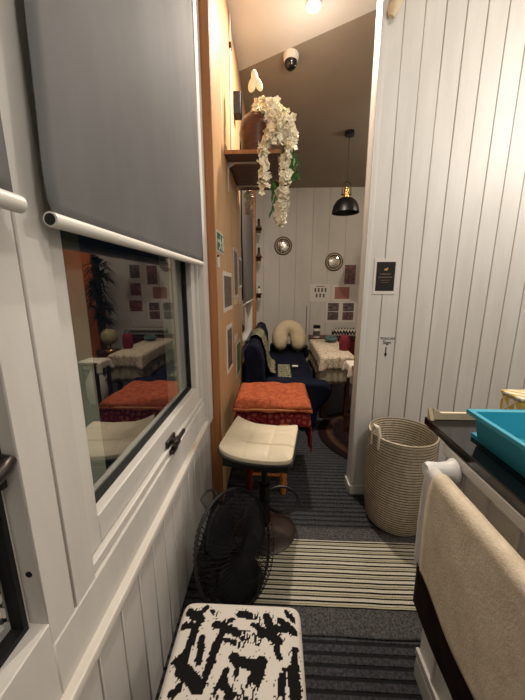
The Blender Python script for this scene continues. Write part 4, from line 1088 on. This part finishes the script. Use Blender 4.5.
# towel rail and towels
XT = .452; ZT_ = .880
t = thing('towel_rail', 'white towel rail with flared bracket on the cabinet front', 'rail', (XT, .5, ZT_))
b = MB(); b.tube([(XT, .80, ZT_), (XT, -.3, ZT_)], .011, 16); b.build('rail_bar', 'plasticwhite', t)
for yy in (.80, -.30):
    b = MB(); b.lathe([(0, -.012), (.020, -.012), (.024, .0), (.022, .03), (.026, .055), (.034, .066), (.034, .0705), (0, .0705)], (XT - .004, yy, ZT_), 28, 'x'); b.build('rail_bracket', 'plasticwhite', t)
def hung(name, mat, label, y0, y1, r, zf_, zb_, wav, th, flare=.0):
    b = MB()
    def fn(u, v):
        y = y0 + (y1 - y0) * u
        front = ZT_ - zf_ - .010 * sin(u * 5.3 + r * 90) - .008 * sin(u * 23 + r * 200); back = ZT_ - zb_
        L1 = front; L2 = pi * r; L3 = back; s = v * (L1 + L2 + L3)
        if s < L1: d = L1 - s; x = XT - r - flare * d - wav * sin(u * 9 + d * 6) * min(1, d / .12) ; z = ZT_ - d
        elif s < L1 + L2: a = (s - L1) / r; x = XT - r * cos(a); z = ZT_ + r * sin(a)
        else: d = s - L1 - L2; x = XT + r; z = ZT_ - d
        return (x, y + .012 * sin(v * 5) , z)
    b.grid(fn, 60, 60); return tag(base(b.build(name, mat, solid=th, angle=80)), label, 'towel')
hung('hand_towel', 'browntowel', 'dark brown towel hanging lowest beneath the beige towel', -.25, .778, .0145, .430, .60, .007, .004, .012)
hung('hand_towel', 'whitetowel', 'white towel hanging at the far end of the rail', .742, .785, .0165, .60, .62, .002, .004, .03)
hung('bath_towel', 'towel', 'beige terry towel draped over the white rail', -.27, .742, .0215, .578, .66, .007, .006, .04)

# ================================================================ PARTITION ITEMS
t = thing('wall_poster', 'small black poster with gold emblem on the white partition wall', 'poster', (.642, YP, 1.36))
b = MB(); b.box((.575, YP - .004, 1.352), (.709, YP - .0005, 1.556)); b.build('poster_border', 'paper', t)
b = MB(); b.box((.588, YP - .005, 1.371), (.696, YP - .004, 1.537)); b.build('poster_print', 'posterblack', t)
b = MB()
b.prism([(.632, YP - .0056, 1.490), (.648, YP - .0056, 1.488), (.656, YP - .0056, 1.500), (.650, YP - .0056, 1.506), (.646, YP - .0056, 1.499), (.636, YP - .0056, 1.500)], (0, .0006, 0))
b.build('gold_emblem', 'gold', t, flat=True)
b = MB()
for z, hw in ((1.465, .030), (1.447, .040)): b.box((.642 - hw, YP - .0056, z), (.642 + hw, YP - .005, z + .006))
for z, hw in ((1.431, .026), (1.419, .020)): b.box((.642 - hw, YP - .0056, z), (.642 + hw, YP - .005, z + .003))
b.build('gold_lines', 'dimgold', t, flat=True)
t = thing('handwritten_note', 'black handwriting and down arrow on the partition above the basket', 'writing', (.685, YP, .96))
def wxf(x, z): return Matrix.Translation(Vector((x, YP - .0008, z))) @ Matrix.Rotation(R(90), 4, 'X')
text_mb('TOUCAN', .021, wxf(.687, 1.077), 'lettering', 'ink', t)
text_mb('Sign', .031, wxf(.685, 1.049), 'lettering', 'ink', t)
b = MB(); b.box((.6795, YP - .0016, .985), (.6865, YP - .0002, 1.030)); b.prism([(.672, YP - .0016, .990), (.694, YP - .0016, .990), (.683, YP - .0016, .966)], (0, .0014, 0)); b.build('down_arrow', 'ink', t, flat=True)
t = thing('wooden_peg', 'pale wooden peg high on the partition above its corner trim', 'peg', (.60, YP, 2.75))
b = MB(); b.tube([(.558, YP - .032, 2.70), (.564, YP - .036, 2.725), (.602, YP - .044, 2.84), (.64, YP - .05, 2.96)], [.014, .028, .029, .029], 16); b.build('peg_rod', 'card', t)
b = MB(); b.box((.60, YP - .040, 2.84), (.63, YP - .0005, 2.87)); b.build('peg_mount', 'card', t)

for nm in ('bar_stool', 'desk_fan', 'rope_basket'):
    bpy.data.objects[nm].location.z += .0078      # they stand on the edge of the striped rug

GROUPS = {'roller_blind': 'grey roller blinds', 'corner_shelf': 'corner shelves by the back window', 'figurine': 'figurines on the corner shelves',
          'photo_print': 'photos on the back wall', 'photo_sheet': 'photo sheets on the back wall', 'round_mirror': 'round bronze mirrors',
          'plastic_sleeve': 'sheets on the oak wall', 'taped_note': 'notes taped to the oak wall', 'tablecloth': 'cloths on the dining table',
          'hand_towel': 'towels on the rail', 'bath_towel': 'towels on the rail', 'patterned_throw': 'patterned throws'}
for o in SC.objects:
    g = GROUPS.get(o.name.split('.')[0])
    if g and o.parent is None: o['group'] = g
